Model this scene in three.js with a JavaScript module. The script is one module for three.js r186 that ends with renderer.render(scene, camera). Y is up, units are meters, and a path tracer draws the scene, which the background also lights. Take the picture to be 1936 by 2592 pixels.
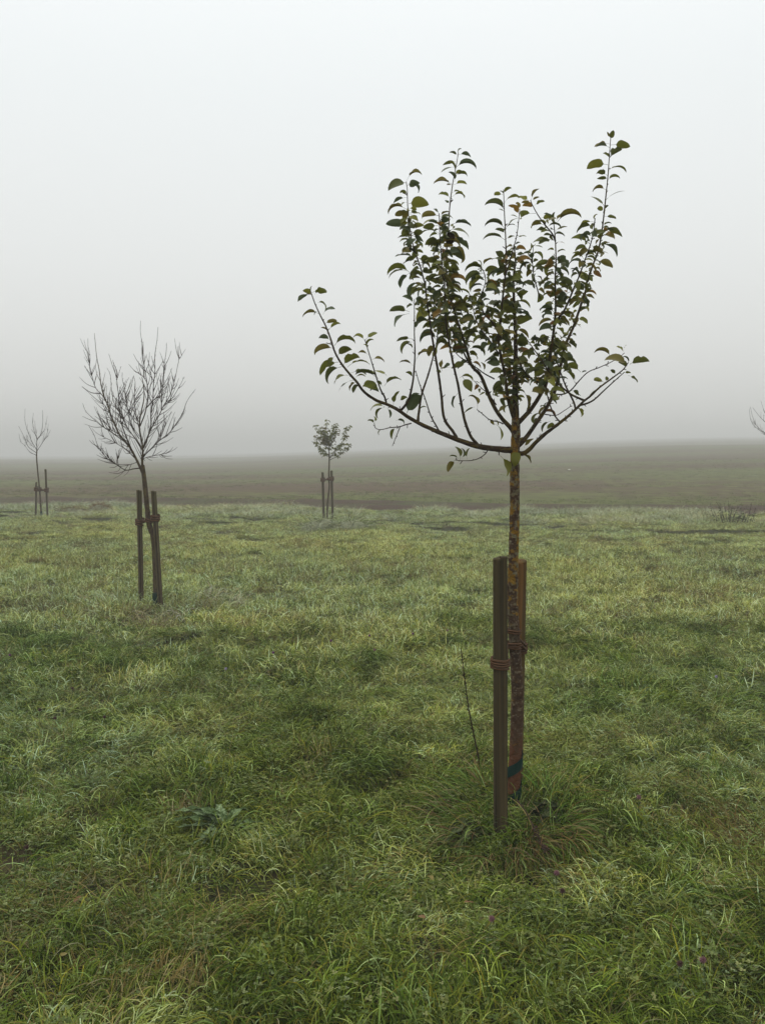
import * as THREE from 'three';
import { mergeGeometries } from 'three/addons/utils/BufferGeometryUtils.js';

// ---------------------------------------------------------------- camera, sky, light
const scene = new THREE.Scene();
const PITCH = -3.8 * Math.PI / 180, EYE = 1.6, F = 2200;
const camera = new THREE.PerspectiveCamera(2 * Math.atan(1296 / F) * 180 / Math.PI, 764 / 1024, 0.05, 2000);
camera.position.set(0, EYE, 0);
camera.rotation.set(PITCH, 0, 0);
scene.add(camera);

const renderer = new THREE.WebGLRenderer({ antialias: true });
renderer.toneMapping = THREE.LinearToneMapping;
renderer.toneMappingExposure = 1.0;
renderer.shadowMap.enabled = true;

// an even overcast seen through ground fog: brighter and bluer towards the zenith
{
  const W = 64, H = 128, d = new Float32Array(W * H * 4);
  const stops = [[0, 0.8, 0.805, 0.78], [5, 0.85, 0.86, 0.845], [12, 0.905, 0.928, 0.925], [22, 0.95, 0.99, 1.0], [45, 1.2, 1.245, 1.26], [90, 1.48, 1.535, 1.555]];
  for (let r = 0; r < H; r++) {
    const e = Math.max(0, (r + 0.5) / H * 180 - 90);
    let k = 0; while (k < stops.length - 2 && e > stops[k + 1][0]) k++;
    const a = stops[k], b = stops[k + 1], t = Math.min(1, (e - a[0]) / (b[0] - a[0]));
    for (let c = 0; c < W; c++) { const i = (r * W + c) * 4; for (let j = 0; j < 3; j++) d[i + j] = a[j + 1] + (b[j + 1] - a[j + 1]) * t; d[i + 3] = 1; }
  }
  const sky = new THREE.DataTexture(d, W, H, THREE.RGBAFormat, THREE.FloatType);
  sky.mapping = THREE.EquirectangularReflectionMapping; sky.magFilter = sky.minFilter = THREE.LinearFilter; sky.needsUpdate = true;
  scene.background = sky; scene.environment = sky;
}
const sun = new THREE.DirectionalLight(new THREE.Color(1, 0.97, 0.9), 1.1);
sun.position.set(-14, 24, -20); sun.target.position.set(0, 0, -8);
sun.castShadow = true; sun.shadow.radius = 70;
Object.assign(sun.shadow.camera, { left: -30, right: 30, top: 30, bottom: -30, far: 90 });
scene.add(sun, sun.target);
scene.fog = new THREE.FogExp2(new THREE.Color(1, 0.995, 0.955), 0.0052);

// ---------------------------------------------------------------- helpers
let seed = 20111;
const rnd = () => { seed |= 0; seed = seed + 0x6D2B79F5 | 0; let t = Math.imul(seed ^ seed >>> 15, 1 | seed); t = t + Math.imul(t ^ t >>> 7, 61 | t) ^ t; return ((t ^ t >>> 14) >>> 0) / 4294967296; };
const rr = (a, b) => a + (b - a) * rnd();
const pick = (a) => a[Math.floor(rnd() * a.length)];
const lerp = THREE.MathUtils.lerp, clamp = THREE.MathUtils.clamp;
const smooth = (a, b, x) => { const t = clamp((x - a) / (b - a), 0, 1); return t * t * (3 - 2 * t); };
const hash = (x, y, s = 0) => { let h = Math.imul(x | 0, 374761393) + Math.imul(y | 0, 668265263) + Math.imul(s | 0, 1442695041); h = Math.imul(h ^ h >>> 13, 1274126177); return ((h ^ h >>> 16) >>> 0) / 4294967296; };
function vnoise(x, y, s = 0, px = 0, py = 0) {           // value noise, optionally periodic
  const ix = Math.floor(x), iy = Math.floor(y), fx = x - ix, fy = y - iy, u = fx * fx * (3 - 2 * fx), v = fy * fy * (3 - 2 * fy);
  const m = (i, p) => p ? ((i % p) + p) % p : i;
  const x0 = m(ix, px), x1 = m(ix + 1, px), y0 = m(iy, py), y1 = m(iy + 1, py);
  return lerp(lerp(hash(x0, y0, s), hash(x1, y0, s), u), lerp(hash(x0, y1, s), hash(x1, y1, s), u), v);
}
function fbm(x, y, o = 4, s = 0, px = 0, py = 0) { let a = 0.5, t = 0, n = 0; for (let i = 0; i < o; i++) { t += a * vnoise(x, y, s + i * 17, px, py); n += a; a *= 0.5; x *= 2; y *= 2; px *= 2; py *= 2; } return t / n; }

const V = (x, y, z) => new THREE.Vector3(x, y, z);
const cp = Math.cos(PITCH), sp = Math.sin(PITCH);
function ray(px, py) { const x = (px - 968) / F, y = (1296 - py) / F; return V(x, y * cp + sp, y * sp - cp); }   // a direction from a point of the photograph
function at(px, py, dist) { const r = ray(px, py); return r.multiplyScalar(dist / -r.z).add(V(0, EYE, 0)); }       // dist metres ahead of the camera
const onGround = (px, py, h = 0) => { const r = ray(px, py); return at(px, py, -r.z * (EYE - h) / -r.y); };

const taken = {};
function numbered(n) { taken[n] = (taken[n] ?? -1) + 1; return taken[n] ? n + '_' + String(taken[n]).padStart(3, '0') : n; }
function tag(o, label, category, group, kind) { o.userData = { ...o.userData, label, category }; if (group) o.userData.group = group; if (kind) o.userData.kind = kind; return o; }
function mesh(name, geo, mat, parent) { const m = new THREE.Mesh(geo, mat); m.name = parent ? name : numbered(name); m.castShadow = m.receiveShadow = true; (parent ?? scene).add(m); return m; }
function thing(name, p, label, category, group) { const g = new THREE.Group(); g.name = numbered(name); g.position.copy(p); scene.add(g); return tag(g, label, category, group); }
function structure(name, geo, mat, label) { const m = mesh(name, geo, mat); m.userData = { kind: 'structure', label, category: 'ground' }; return m; }

function tex(w, h, fn, { srgb = true, repeat } = {}) {
  const d = new Uint8Array(w * h * 4);
  for (let y = 0; y < h; y++) for (let x = 0; x < w; x++) { const c = fn(x / w, y / h, x, y), i = (y * w + x) * 4; d[i] = clamp(c[0], 0, 255); d[i + 1] = clamp(c[1], 0, 255); d[i + 2] = clamp(c[2], 0, 255); d[i + 3] = 255; }
  const t = new THREE.DataTexture(d, w, h); t.wrapS = t.wrapT = THREE.RepeatWrapping; t.magFilter = THREE.LinearFilter; t.minFilter = THREE.LinearMipmapLinearFilter; t.generateMipmaps = true;
  if (srgb) t.colorSpace = THREE.SRGBColorSpace; if (repeat) t.repeat.set(...repeat); t.needsUpdate = true; return t;
}
const mix3 = (a, b, t) => [lerp(a[0], b[0], t), lerp(a[1], b[1], t), lerp(a[2], b[2], t)];
const std = (o) => new THREE.MeshPhysicalMaterial({ roughness: 0.95, specularIntensity: 0.25, side: THREE.DoubleSide, ...o });
const lin = (r, g, b) => new THREE.Color().setRGB(r, g, b);

// a tapered limb along points; radii in metres at the given points' ends
function limb(pts, r0, r1, { radial = 7, lump = 0.1, buds = 0, budSize = 1, power = 1, per = 5, fitV = 0 } = {}) {
  const curve = new THREE.CatmullRomCurve3(pts, false, 'centripetal'), len = curve.getLength(), N = Math.max(3, Math.round((pts.length - 1) * per));
  const fr = curve.computeFrenetFrames(N, false), pos = [], uv = [], idx = [], s0 = rnd() * 50;
  for (let i = 0; i <= N; i++) {
    const t = i / N, c = curve.getPointAt(t), r = Math.max(0.0004, lerp(r0, r1, Math.pow(t, power)));
    for (let j = 0; j <= radial; j++) {
      const a = j / radial * Math.PI * 2, q = r * (1 + lump * 2 * (fbm(s0 + (j % radial) * 1.3, i * 0.9 + s0, 2) - 0.5));
      pos.push(c.x + (fr.normals[i].x * Math.cos(a) + fr.binormals[i].x * Math.sin(a)) * q, c.y + (fr.normals[i].y * Math.cos(a) + fr.binormals[i].y * Math.sin(a)) * q, c.z + (fr.normals[i].z * Math.cos(a) + fr.binormals[i].z * Math.sin(a)) * q);
      uv.push(fitV ? j / radial : j / radial * 0.1, fitV ? t : t * len);
    }
  }
  const row = radial + 1;
  for (let i = 0; i < N; i++) for (let j = 0; j < radial; j++) { const a = i * row + j, b = a + 1, c = a + row, d = c + 1; idx.push(a, b, c, b, d, c); }
  const tip = pos.length / 3, e = curve.getPointAt(1), td = curve.getTangentAt(1);
  pos.push(e.x + td.x * r1, e.y + td.y * r1, e.z + td.z * r1); uv.push(0, fitV ? 1 : len);
  for (let j = 0; j < radial; j++) idx.push(N * row + j, N * row + j + 1, tip);
  // buds and short spurs
  const nb = Math.round(buds * len);
  for (let k = 0; k < nb; k++) {
    const t = rr(0.06, 0.97), c = curve.getPointAt(t), T = curve.getTangentAt(t), r = lerp(r0, r1, Math.pow(t, power));
    const o = V(rr(-1, 1), rr(-1, 1), rr(-1, 1)).cross(T).normalize(), dir = o.clone().multiplyScalar(0.8).addScaledVector(T, 0.6).normalize(), L = (0.004 + rnd() * rnd() * 0.014) * budSize + r * 0.6, w = 0.0022 * budSize;
    const s = new THREE.Vector3().crossVectors(dir, T).normalize(), b0 = pos.length / 3, p0 = c.clone().addScaledVector(o, r * 0.6), p1 = p0.clone().addScaledVector(dir, L);
    const u2 = new THREE.Vector3().crossVectors(dir, s);
    for (let j = 0; j < 3; j++) { const a = j * 2.094; const q = p0.clone().addScaledVector(s, Math.cos(a) * w).addScaledVector(u2, Math.sin(a) * w); pos.push(q.x, q.y, q.z); uv.push(0.02 * j, t * (fitV ? 1 : len)); }
    for (let j = 0; j < 3; j++) { const a = j * 2.094; const q = p1.clone().addScaledVector(s, Math.cos(a) * w * 0.8).addScaledVector(u2, Math.sin(a) * w * 0.8); pos.push(q.x, q.y, q.z); uv.push(0.02 * j, t * (fitV ? 1 : len)); }
    for (let j = 0; j < 3; j++) { const n = (j + 1) % 3; idx.push(b0 + j, b0 + n, b0 + 3 + j, b0 + n, b0 + 3 + n, b0 + 3 + j); }
    idx.push(b0 + 3, b0 + 4, b0 + 5);
  }
  const g = new THREE.BufferGeometry(); g.setAttribute('position', new THREE.Float32BufferAttribute(pos, 3)); g.setAttribute('uv', new THREE.Float32BufferAttribute(uv, 2)); g.setIndex(idx); g.computeVertexNormals();
  g.userData.curve = curve; g.userData.len = len; return g;
}

// ---------------------------------------------------------------- terrain
const edgeZ = (x) => -(25.6 - 0.2 * clamp(x, -60, 60)) + (fbm(x * 0.35, 3, 3, 5) - 0.5) * 1.6;
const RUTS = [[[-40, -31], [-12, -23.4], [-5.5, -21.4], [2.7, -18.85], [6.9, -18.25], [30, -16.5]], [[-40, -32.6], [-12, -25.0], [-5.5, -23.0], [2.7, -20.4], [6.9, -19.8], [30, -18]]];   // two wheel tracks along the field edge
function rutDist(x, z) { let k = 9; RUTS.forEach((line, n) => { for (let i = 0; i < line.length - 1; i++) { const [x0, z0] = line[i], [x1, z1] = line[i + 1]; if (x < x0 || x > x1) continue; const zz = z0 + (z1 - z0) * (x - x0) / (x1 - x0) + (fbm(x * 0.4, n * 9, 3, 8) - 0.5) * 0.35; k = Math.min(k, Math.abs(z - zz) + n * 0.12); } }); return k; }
function lush(x, z) { return fbm(x * 1.25 + 11, z * 1.25, 3, 31); }      // where the tussocks are, 0..1
function meadowY(x, z) {
  const far = Math.hypot(x, z), n = (fbm(x * 0.22, z * 0.22, 3, 2) - 0.5) * 0.06 * smooth(3, 14, far), t = (lush(x, z) - 0.5) * 0.15;
  return -0.06 + n + t;
}
function fieldY(x, z) {
  const q = Math.max(0, edgeZ(x) - z), az = x / Math.max(10, -z), rise = lerp(0.0005, 0.0235, smooth(-0.35, 0.5, az));
  return -0.1 + Math.min(15, rise * q * smooth(0, 40, q)) + (fbm(x * 0.02, z * 0.02, 2, 6) - 0.5) * 0.6 * smooth(0, 60, q);
}
function sheet(xs, zs, yf, uvs = 1) {
  const pos = [], uv = [], idx = [];
  zs.forEach((zf) => xs.forEach((x) => { const z = typeof zf === 'function' ? zf(x) : zf; pos.push(x, yf(x, z), z); uv.push(x * uvs, -z * uvs); }));
  const w = xs.length;
  for (let i = 0; i < zs.length - 1; i++) for (let j = 0; j < w - 1; j++) { const a = i * w + j; idx.push(a, a + 1, a + w, a + 1, a + w + 1, a + w); }
  const g = new THREE.BufferGeometry(); g.setAttribute('position', new THREE.Float32BufferAttribute(pos, 3)); g.setAttribute('uv', new THREE.Float32BufferAttribute(uv, 2)); g.setIndex(idx); g.computeVertexNormals(); return g;
}
const spread = (a, b, n, p = 1) => Array.from({ length: n + 1 }, (_, i) => { const t = i / n * 2 - 1; return (a + b) / 2 + (b - a) / 2 * Math.sign(t) * Math.pow(Math.abs(t), p); });
const thatch = tex(512, 512, (u, v) => {
  const a = fbm(u * 24, v * 24, 4, 3, 24, 24), b = fbm(u * 90, v * 90, 2, 9, 90, 90), c = fbm(u * 6, v * 6, 3, 12, 6, 6);
  return mix3(mix3([30, 28, 16], [56, 58, 30], a * 0.7 + b * 0.4), [64, 52, 32], smooth(0.55, 0.75, c) * 0.6);
}, { repeat: [0.5, 0.5] });
{
  const zs = []; for (let i = 0; i <= 300; i++) { const t = i / 300; zs.push((x) => lerp(30, edgeZ(x), Math.pow(t, 0.62) * 0.999 + (t === 1 ? 0.001 : 0))); }
  const xs = spread(-170, 170, 340, 2.6);
  structure('meadow_ground', sheet(xs, zs, meadowY), std({ map: thatch }), 'frosty green meadow ground under the young trees');
}
const soil = tex(1024, 1024, (u, v) => {
  // u runs along the drilled rows, v across them
  const rows = 0.5 + 0.5 * Math.sin((v * 36 + fbm(u * 4, v * 4, 2, 4, 4, 4) * 0.8) * Math.PI * 2);
  const n = fbm(u * 110, v * 110, 3, 7, 110, 110), p = fbm(u * 2, v * 6, 4, 15, 2, 6), f = fbm(u * 300, v * 300, 2, 27, 300, 300);
  const g = smooth(0.36, 0.62, p * 0.9 + rows * 0.16 + (n - 0.5) * 0.5);
  return mix3(mix3([56, 42, 20], [88, 68, 36], n * 0.6 + f * 0.4), mix3([64, 70, 24], [94, 100, 42], n), g * 0.9);
}, { repeat: [1 / 54, 1 / 54] });
{
  const zs = []; for (let i = 0; i <= 220; i++) { const t = i / 220; zs.push((x) => lerp(edgeZ(x) + 0.9, -900, Math.pow(t, 2.3))); }
  const g = sheet(spread(-520, 520, 280, 1.8), zs, fieldY);
  structure('field', g, std({ map: soil }), 'brown and green sown field fading into the fog');
}

{ // bare headland between the verge and the sown rows
  const dirt = tex(512, 512, (u, v) => { const n = fbm(u * 40, v * 40, 4, 5, 40, 40), p = fbm(u * 4, v * 4, 3, 9, 4, 4), r = 0.5 + 0.5 * Math.sin(v * 9 * 6.283 + n); return mix3(mix3([42, 29, 14], [74, 54, 30], n * 0.8 + r * 0.2), [64, 72, 30], smooth(0.5, 0.7, p) * 0.6); }, { repeat: [1 / 9, 1 / 9] });
  const zs = []; for (let i = 0; i <= 24; i++) { const t = i / 24; zs.push((x) => edgeZ(x) + 0.8 - t * (4 + 3.5 * fbm(x * 0.12, 7, 3, 77))); }
  structure('soil_strip', sheet(spread(-120, 120, 300, 1.6), zs, (x, z) => fieldY(x, z) + 0.006 + 0.05 * (fbm(x * 3, z * 3, 3, 19) - 0.2)), std({ map: dirt }), 'strip of bare brown soil between the frosty verge and the sown field');
}

// ---------------------------------------------------------------- materials of the trees
const barkBranch = tex(256, 256, (u, v) => {
  const a = fbm(u * 10, v * 26, 4, 2, 10, 26), l = fbm(u * 9, v * 9, 4, 60, 9, 9), g = fbm(u * 14, v * 14, 3, 81, 14, 14);
  let c = mix3([36, 28, 21], [68, 54, 40], a); c = mix3(c, [86, 82, 58], smooth(0.6, 0.68, g) * 0.5); return mix3(c, [104, 88, 34], smooth(0.64, 0.7, l) * 0.8);
}, { repeat: [10, 4] });
const barkHeavy = tex(256, 256, (u, v) => {
  const a = fbm(u * 8, v * 20, 4, 2, 8, 20), l = fbm(u * 7, v * 7, 4, 61, 7, 7), g = fbm(u * 12, v * 12, 3, 83, 12, 12), f = vnoise(u * 60, v * 60, 5, 60, 60);
  let c = mix3([36, 27, 20], [70, 55, 40], a); c = mix3(c, [92, 88, 62], smooth(0.56, 0.64, g) * 0.6); return mix3(c, mix3([96, 74, 24], [78, 70, 32], f), smooth(0.57, 0.62, l) * 0.8);
}, { repeat: [10, 5] });
const barkTwig = tex(64, 128, (u, v) => mix3([40, 30, 23], [66, 52, 40], fbm(u * 8, v * 30, 3, 6, 8, 30)), { repeat: [10, 8] });
const barkGrey = tex(128, 256, (u, v) => { const a = fbm(u * 8, v * 30, 4, 6, 8, 30), l = fbm(u * 8, v * 8, 3, 33, 8, 8); return mix3(mix3([50, 40, 30], [86, 72, 54], a), [98, 88, 46], smooth(0.54, 0.66, l) * 0.55); }, { repeat: [10, 3] });
const trunkTex = tex(256, 2048, (u, v) => {            // v from the foot (0) to the fork (1), as photographed: red-brown foot, grey flaky middle, orange lichen above
  const y = v * 82, wu = (fbm(u * 8, y * 1.4, 2, 300, 8) - 0.5) * 1.6, wy = (fbm(u * 8, y * 1.4, 2, 330, 8) - 0.5) * 1.6, a = fbm(u * 6, y * 1.2, 4, 2, 6), l = fbm(u * 6 + wu, y * 1.15 + wy, 5, 66, 6), g = fbm(u * 9, y * 1.5, 3, 88, 9), f = vnoise(u * 40, y * 10, 5, 40), sp = fbm(u * 16, y * 3.2, 2, 120, 16);
  let c = mix3([44, 32, 24], [86, 66, 48], a); c = mix3(c, [98, 60, 38], smooth(0.3, 0.16, v + (a - 0.5) * 0.2) * 0.7);
  c = mix3(c, [128, 120, 100], smooth(0.6, 0.74, sp) * smooth(0.18, 0.3, v) * 0.55); c = mix3(c, [112, 108, 82], smooth(0.55, 0.63, g) * 0.7 * smooth(0.4, 0.6, v));
  const amount = smooth(0.44, 0.66, v + (g - 0.5) * 0.12) * (1 - 0.3 * smooth(0.9, 0.99, v)); return mix3(c, mix3([104, 78, 22], [136, 100, 30], f), smooth(0.5, 0.62, l - 0.22 * (1 - amount)) * (0.75 + 0.25 * f));
});
const trunkBump = tex(256, 2048, (u, v) => { const y = v * 82, l = smooth(0.44, 0.54, fbm(u * 5, y * 0.95, 4, 66, 5)), a = fbm(u * 14, y * 3, 3, 19, 14); const k = 255 * (0.5 * l + 0.5 * a); return [k, k, k]; }, { srgb: false });
const M = {
  trunk: std({ map: trunkTex, bumpMap: trunkBump, bumpScale: 0.004 }), limb: std({ map: barkHeavy, bumpMap: barkHeavy, bumpScale: 0.003 }), branch: std({ map: barkBranch, bumpMap: barkBranch, bumpScale: 0.002 }), twig: std({ map: barkTwig }), grey: std({ map: barkGrey }),
};
const leafMat = (r, g, b, tr = 0.38) => new THREE.MeshPhysicalMaterial({ color: lin(r, g, b), roughness: 0.6, specularIntensity: 0.35, transmission: tr, thickness: 0, side: THREE.DoubleSide });
const LEAVES = [leafMat(0.1, 0.108, 0.014), leafMat(0.13, 0.14, 0.017), leafMat(0.074, 0.084, 0.017), leafMat(0.175, 0.175, 0.02), leafMat(0.14, 0.115, 0.017), leafMat(0.066, 0.086, 0.032)];
const AUTUMN = [leafMat(0.26, 0.15, 0.025), leafMat(0.2, 0.1, 0.03), leafMat(0.22, 0.17, 0.03)];

// a leaf with its stalk at the origin, blade along +X, folded along the midrib and arching over
function leafGeo({ petiole = 0.3, wide = 0.27, droop = 1.5, fold = 0.5, a0 = 0.5, curl = 0.1, notch = 0 }) {
  const pos = [], idx = [], N = 8; let x = 0, y = 0, a = a0;
  const pet = []; for (let i = 0; i <= 3; i++) { pet.push([x, y]); if (i < 3) { x += petiole / 3 * Math.cos(a); y += petiole / 3 * Math.sin(a); a -= 0.12; } }
  const w = 0.011;
  for (let i = 0; i < pet.length; i++) pos.push(pet[i][0], pet[i][1] + w, 0, pet[i][0], pet[i][1] - w * 0.5, w, pet[i][0], pet[i][1] - w * 0.5, -w);
  for (let i = 0; i < pet.length - 1; i++) for (let j = 0; j < 3; j++) { const p = i * 3 + j, q = i * 3 + (j + 1) % 3; idx.push(p, q, p + 3, q, q + 3, p + 3); }
  const b0 = pos.length / 3;
  for (let i = 0; i <= N; i++) {
    const t = i / N, hw = wide * Math.pow(Math.sin(Math.PI * Math.pow(t, 0.78)), 0.8) * (1 - 0.25 * t) + (t < 1 ? 0.004 : 0), ny = Math.cos(a), nx = -Math.sin(a), k = Math.sin(t * 9 + curl * 30) * curl * hw;
    const fy = Math.sin(fold) * hw, fz = Math.cos(fold) * hw, bite = notch && i === 4 ? 1 - notch : 1;
    pos.push(x + nx * (fy + k), y + ny * (fy + k), fz * bite, x + nx * fy * 0.3, y + ny * fy * 0.3, fz * 0.5 * bite, x, y, 0, x + nx * fy * 0.3, y + ny * fy * 0.3, -fz * 0.5, x + nx * (fy - k), y + ny * (fy - k), -fz);
    if (i < N) { x += Math.cos(a) / N; y += Math.sin(a) / N; a -= droop / N * (0.6 + 0.8 * t); }
  }
  for (let i = 0; i < N; i++) for (let j = 0; j < 4; j++) { const p = b0 + i * 5 + j; idx.push(p, p + 1, p + 5, p + 1, p + 6, p + 5); }
  const g = new THREE.BufferGeometry(); g.setAttribute('position', new THREE.Float32BufferAttribute(pos, 3)); g.setIndex(idx); g.computeVertexNormals();
  const c = Math.hypot(x, y); g.scale(1 / c, 1 / c, 1 / c); g.userData.angle = Math.atan2(y, x); return g;   // chord 1
}
const LEAFGEO = [];
for (let i = 0; i < 14; i++) LEAFGEO.push(leafGeo({ petiole: 0.16 + (i % 4) * 0.07, wide: 0.25 + (i * 7 % 5) * 0.022, droop: 0.8 + (i * 5 % 7) * 0.22, fold: 0.05 + (i * 3 % 5) * 0.19, a0: 0.35 + (i % 3) * 0.2, curl: (i % 4) * 0.07, notch: i % 5 === 4 ? 0.5 : 0 }));
function leafMatrix(base, chord, geo) {               // put a leaf's stalk at base and its tip at base + chord
  const L = chord.length(), h = V(chord.x, 0, chord.z); if (h.length() < 1e-4) h.set(1, 0, 0); h.normalize();
  const turn = Math.asin(clamp(chord.y / L, -1, 1)) - geo.userData.angle, s = V(-h.z, 0, h.x).negate();
  const X = h.clone().multiplyScalar(Math.cos(turn)).addScaledVector(V(0, 1, 0), Math.sin(turn)), Y = h.clone().multiplyScalar(-Math.sin(turn)).addScaledVector(V(0, 1, 0), Math.cos(turn)), Z = new THREE.Vector3().crossVectors(X, Y);
  const roll = new THREE.Matrix4().makeRotationAxis(chord.clone().normalize(), (rnd() < 0.5 ? -1 : 1) * rr(0.1, 1.1));
  return new THREE.Matrix4().makeBasis(X, Y, Z).premultiply(roll).scale(V(L, L, L)).setPosition(base);
}

// ---------------------------------------------------------------- the large fruit tree
const D0 = 3.82;
const fromCrop = (ox, oy, s) => (x, y) => [ox + x * s, oy + y * s];
const cA = fromCrop(0, 0, 1), cL = fromCrop(740, 700, 0.24213), cE = fromCrop(950, 700, 0.24213), cB = fromCrop(950, 360, 0.21186), cC = fromCrop(1250, 320, 0.24213), cD = fromCrop(1250, 700, 0.24213);
const seg = (c, ...n) => { const o = []; for (let i = 0; i < n.length; i += 2) o.push(c(n[i], n[i + 1])); return o; };
const PXM = D0 / F;
const foot = at(1306, 2052, D0); foot.y = meadowY(foot.x, foot.z);
const tree = thing('fruit_tree', foot, 'young fruit tree with dark green leaves and orange lichen on its trunk', 'tree');
const local = (p) => p.clone().sub(foot);
const branches = {};
// pts in pixels; each branch leaves its parent at the parent's depth and reaches depth offset `out` (metres towards the camera)
function branch(id, pts, r0, r1, { out = 0, from = 0, mat = M.branch, buds = 28, name = 'branch', power = 0.8 } = {}) {
  let len = 0; const cum = [0]; for (let i = 1; i < pts.length; i++) cum.push(len += Math.hypot(pts[i][0] - pts[i - 1][0], pts[i][1] - pts[i - 1][1]));
  const p3 = pts.map((p, i) => at(p[0], p[1], D0 - lerp(from, out, Math.pow(cum[i] / len, 0.8))));
  const g = limb(p3.map(local), r0 * PXM, r1 * PXM, { buds, power, lump: 0.13, radial: 7 });
  mesh(name, g, mat, tree);
  branches[id] = { pts: p3, curve: new THREE.CatmullRomCurve3(p3, false, 'centripetal'), cum, len, from, out, px: pts };
  return branches[id];
}
const depthAt = (id, x, y) => {                        // depth offset of a branch near a pixel
  const b = branches[id]; let best = 1e9, o = 0;
  for (let i = 0; i < b.px.length - 1; i++) for (let k = 0; k <= 6; k++) { const t = k / 6, X = lerp(b.px[i][0], b.px[i + 1][0], t), Y = lerp(b.px[i][1], b.px[i + 1][1], t), d = Math.hypot(X - x, Y - y); if (d < best) { best = d; o = lerp(b.from, b.out, Math.pow(lerp(b.cum[i], b.cum[i + 1], t) / b.len, 0.8)); } }
  return o;
};
{
  const tp = [[1300, 2075], [1299, 2010], [1303, 1930], [1307, 1840], [1309, 1755], [1304, 1660], [1299, 1580], [1297, 1500], [1299, 1400], [1302, 1300], [1302, 1200], [1303, 1145], [1305, 1095], [1305, 1060]];
  const p3 = tp.map((p) => at(p[0], p[1], D0)); p3[0].y = foot.y - 0.06;
  const g = limb(p3.map(local), 17 * PXM, 11 * PXM, { radial: 20, lump: 0.16, buds: 0, per: 14, fitV: 1 }); mesh('trunk', g, M.trunk, tree);
  branches.trunk = { pts: p3 };
}
branch('leader', [[1305, 1066], [1304, 1010], ...seg(cD, 215, 1100, 225, 800, 215, 380, 205, 180), [1299, 705], [1304, 660], [1300, 620]], 9, 1.6, { mat: M.limb, out: -0.06 });
branch('low', seg(cE, 1440, 1815, 1260, 1800, 1100, 1780, 930, 1730, 770, 1670, 600, 1600, 450, 1530, 330, 1460, 230, 1390).concat(seg(cL, 1000, 1340, 870, 1290, 740, 1195, 680, 1110, 600, 1020, 520, 920, 450, 800, 400, 650, 350, 520, 290, 400, 240, 290, 190, 150)), 9.4, 1.1, { mat: M.limb, out: 0.12, buds: 20, power: 0.62 });
branch('right', seg(cD, 215, 1840, 300, 1850, 360, 1815, 430, 1740, 540, 1640, 660, 1550, 760, 1470, 860, 1380, 940, 1300, 1000, 1255, 1100, 1160, 1250, 1050, 1350, 970, 1400, 900), 7.5, 1.2, { mat: M.limb, out: 0.22, power: 0.6 });
branch('right_low', seg(cD, 900, 1345, 960, 1330, 1040, 1290, 1160, 1180, 1270, 1080, 1360, 1000), 2.6, 1, { from: 0.14, out: 0.25 });
branch('tallright', seg(cD, 225, 1790, 290, 1735, 350, 1660, 420, 1560, 540, 1380, 640, 1180, 690, 950, 735, 740, 830, 520, 905, 300, 960, 130).concat(seg(cC, 955, 1680, 1020, 1480, 1090, 1290, 1130, 1060, 1160, 800, 1190, 500, 1215, 150, 1222, 80)), 6.4, 0.9, { mat: M.limb, out: -0.22, power: 0.7 });
branch('r2', seg(cD, 225, 1560, 300, 1480, 390, 1380, 480, 1240, 545, 1110, 575, 900, 610, 650, 640, 400, 638, 0).concat(seg(cC, 645, 1450, 640, 1200, 622, 1000)), 6.6, 1.1, { mat: M.limb, out: 0.1, power: 0.7 });
branch('r2b', seg(cD, 625, 530, 670, 440, 740, 340, 850, 80).concat(seg(cC, 870, 1610, 940, 1420, 1030, 1150, 1055, 960)), 3.1, 1, { from: 0.06, out: 0.24 });
branch('diag', seg(cC, 640, 1200, 605, 1120, 540, 1040, 460, 930, 400, 820, 380, 770), 2.2, 0.9, { from: 0.1, out: 0.16 });
branch('mini', seg(cC, 480, 1800, 420, 1580, 402, 1450, 410, 1240), 1.7, 0.8, { from: 0.02, out: -0.05 });
branch('l1', [[1303, 1066], [1298, 1054], [1285, 1008], [1277, 950], [1262, 870], [1262, 845], [1267, 811], [1271, 760], [1277, 707], [1280, 659], [1279, 598], [1276, 538], [1274, 480]], 5.4, 0.9, { mat: M.limb, out: 0.17, power: 0.7 });
branch('twin', [[1278, 700], [1289, 664], [1298, 630], [1307, 598], [1315, 530]], 1.9, 0.8, { from: 0.11, out: 0.06 });
branch('l2', [[1303, 1100], [1291, 1083], [1267, 1056], [1245, 1020], [1231, 986], [1214, 948], [1195, 928]].concat(seg(cE, 940, 720, 900, 600, 850, 450, 800, 280)).concat(seg(cB, 880, 1830, 850, 1600, 850, 1300, 875, 1000, 885, 800, 905, 620, 930, 450, 970, 250, 990, 120)), 6.8, 0.9, { mat: M.limb, out: -0.2, power: 0.55 });
branch('l2b', seg(cE, 1090, 1010, 990, 920, 920, 790, 850, 650, 760, 510, 640, 360, 570, 200), 3.2, 1, { from: -0.08, out: -0.26 });
branch('l2c', seg(cE, 1330, 1540, 1290, 1520, 1200, 1500, 1110, 1430, 1060, 1390), 1.8, 0.9, { from: 0, out: 0.14, mat: M.twig });
branch('s0', seg(cL, 985, 1335, 965, 1260, 930, 1200, 880, 1060, 840, 930, 800, 800, 758, 660), 2.4, 0.9, { from: 0.06, out: 0.2 });
branch('s1', seg(cL, 1130, 1400, 1160, 1370, 1210, 1300, 1250, 1150, 1270, 1000, 1280, 800, 1275, 600, 1275, 400, 1275, 235), 3.3, 0.9, { from: 0.05, out: 0.2 });
branch('s2', seg(cE, 445, 1525, 450, 1450, 460, 1380, 480, 1250, 520, 1120, 560, 1000, 600, 850, 640, 700, 655, 520, 690, 360), 3.6, 1, { from: 0.045, out: -0.16 });
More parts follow.
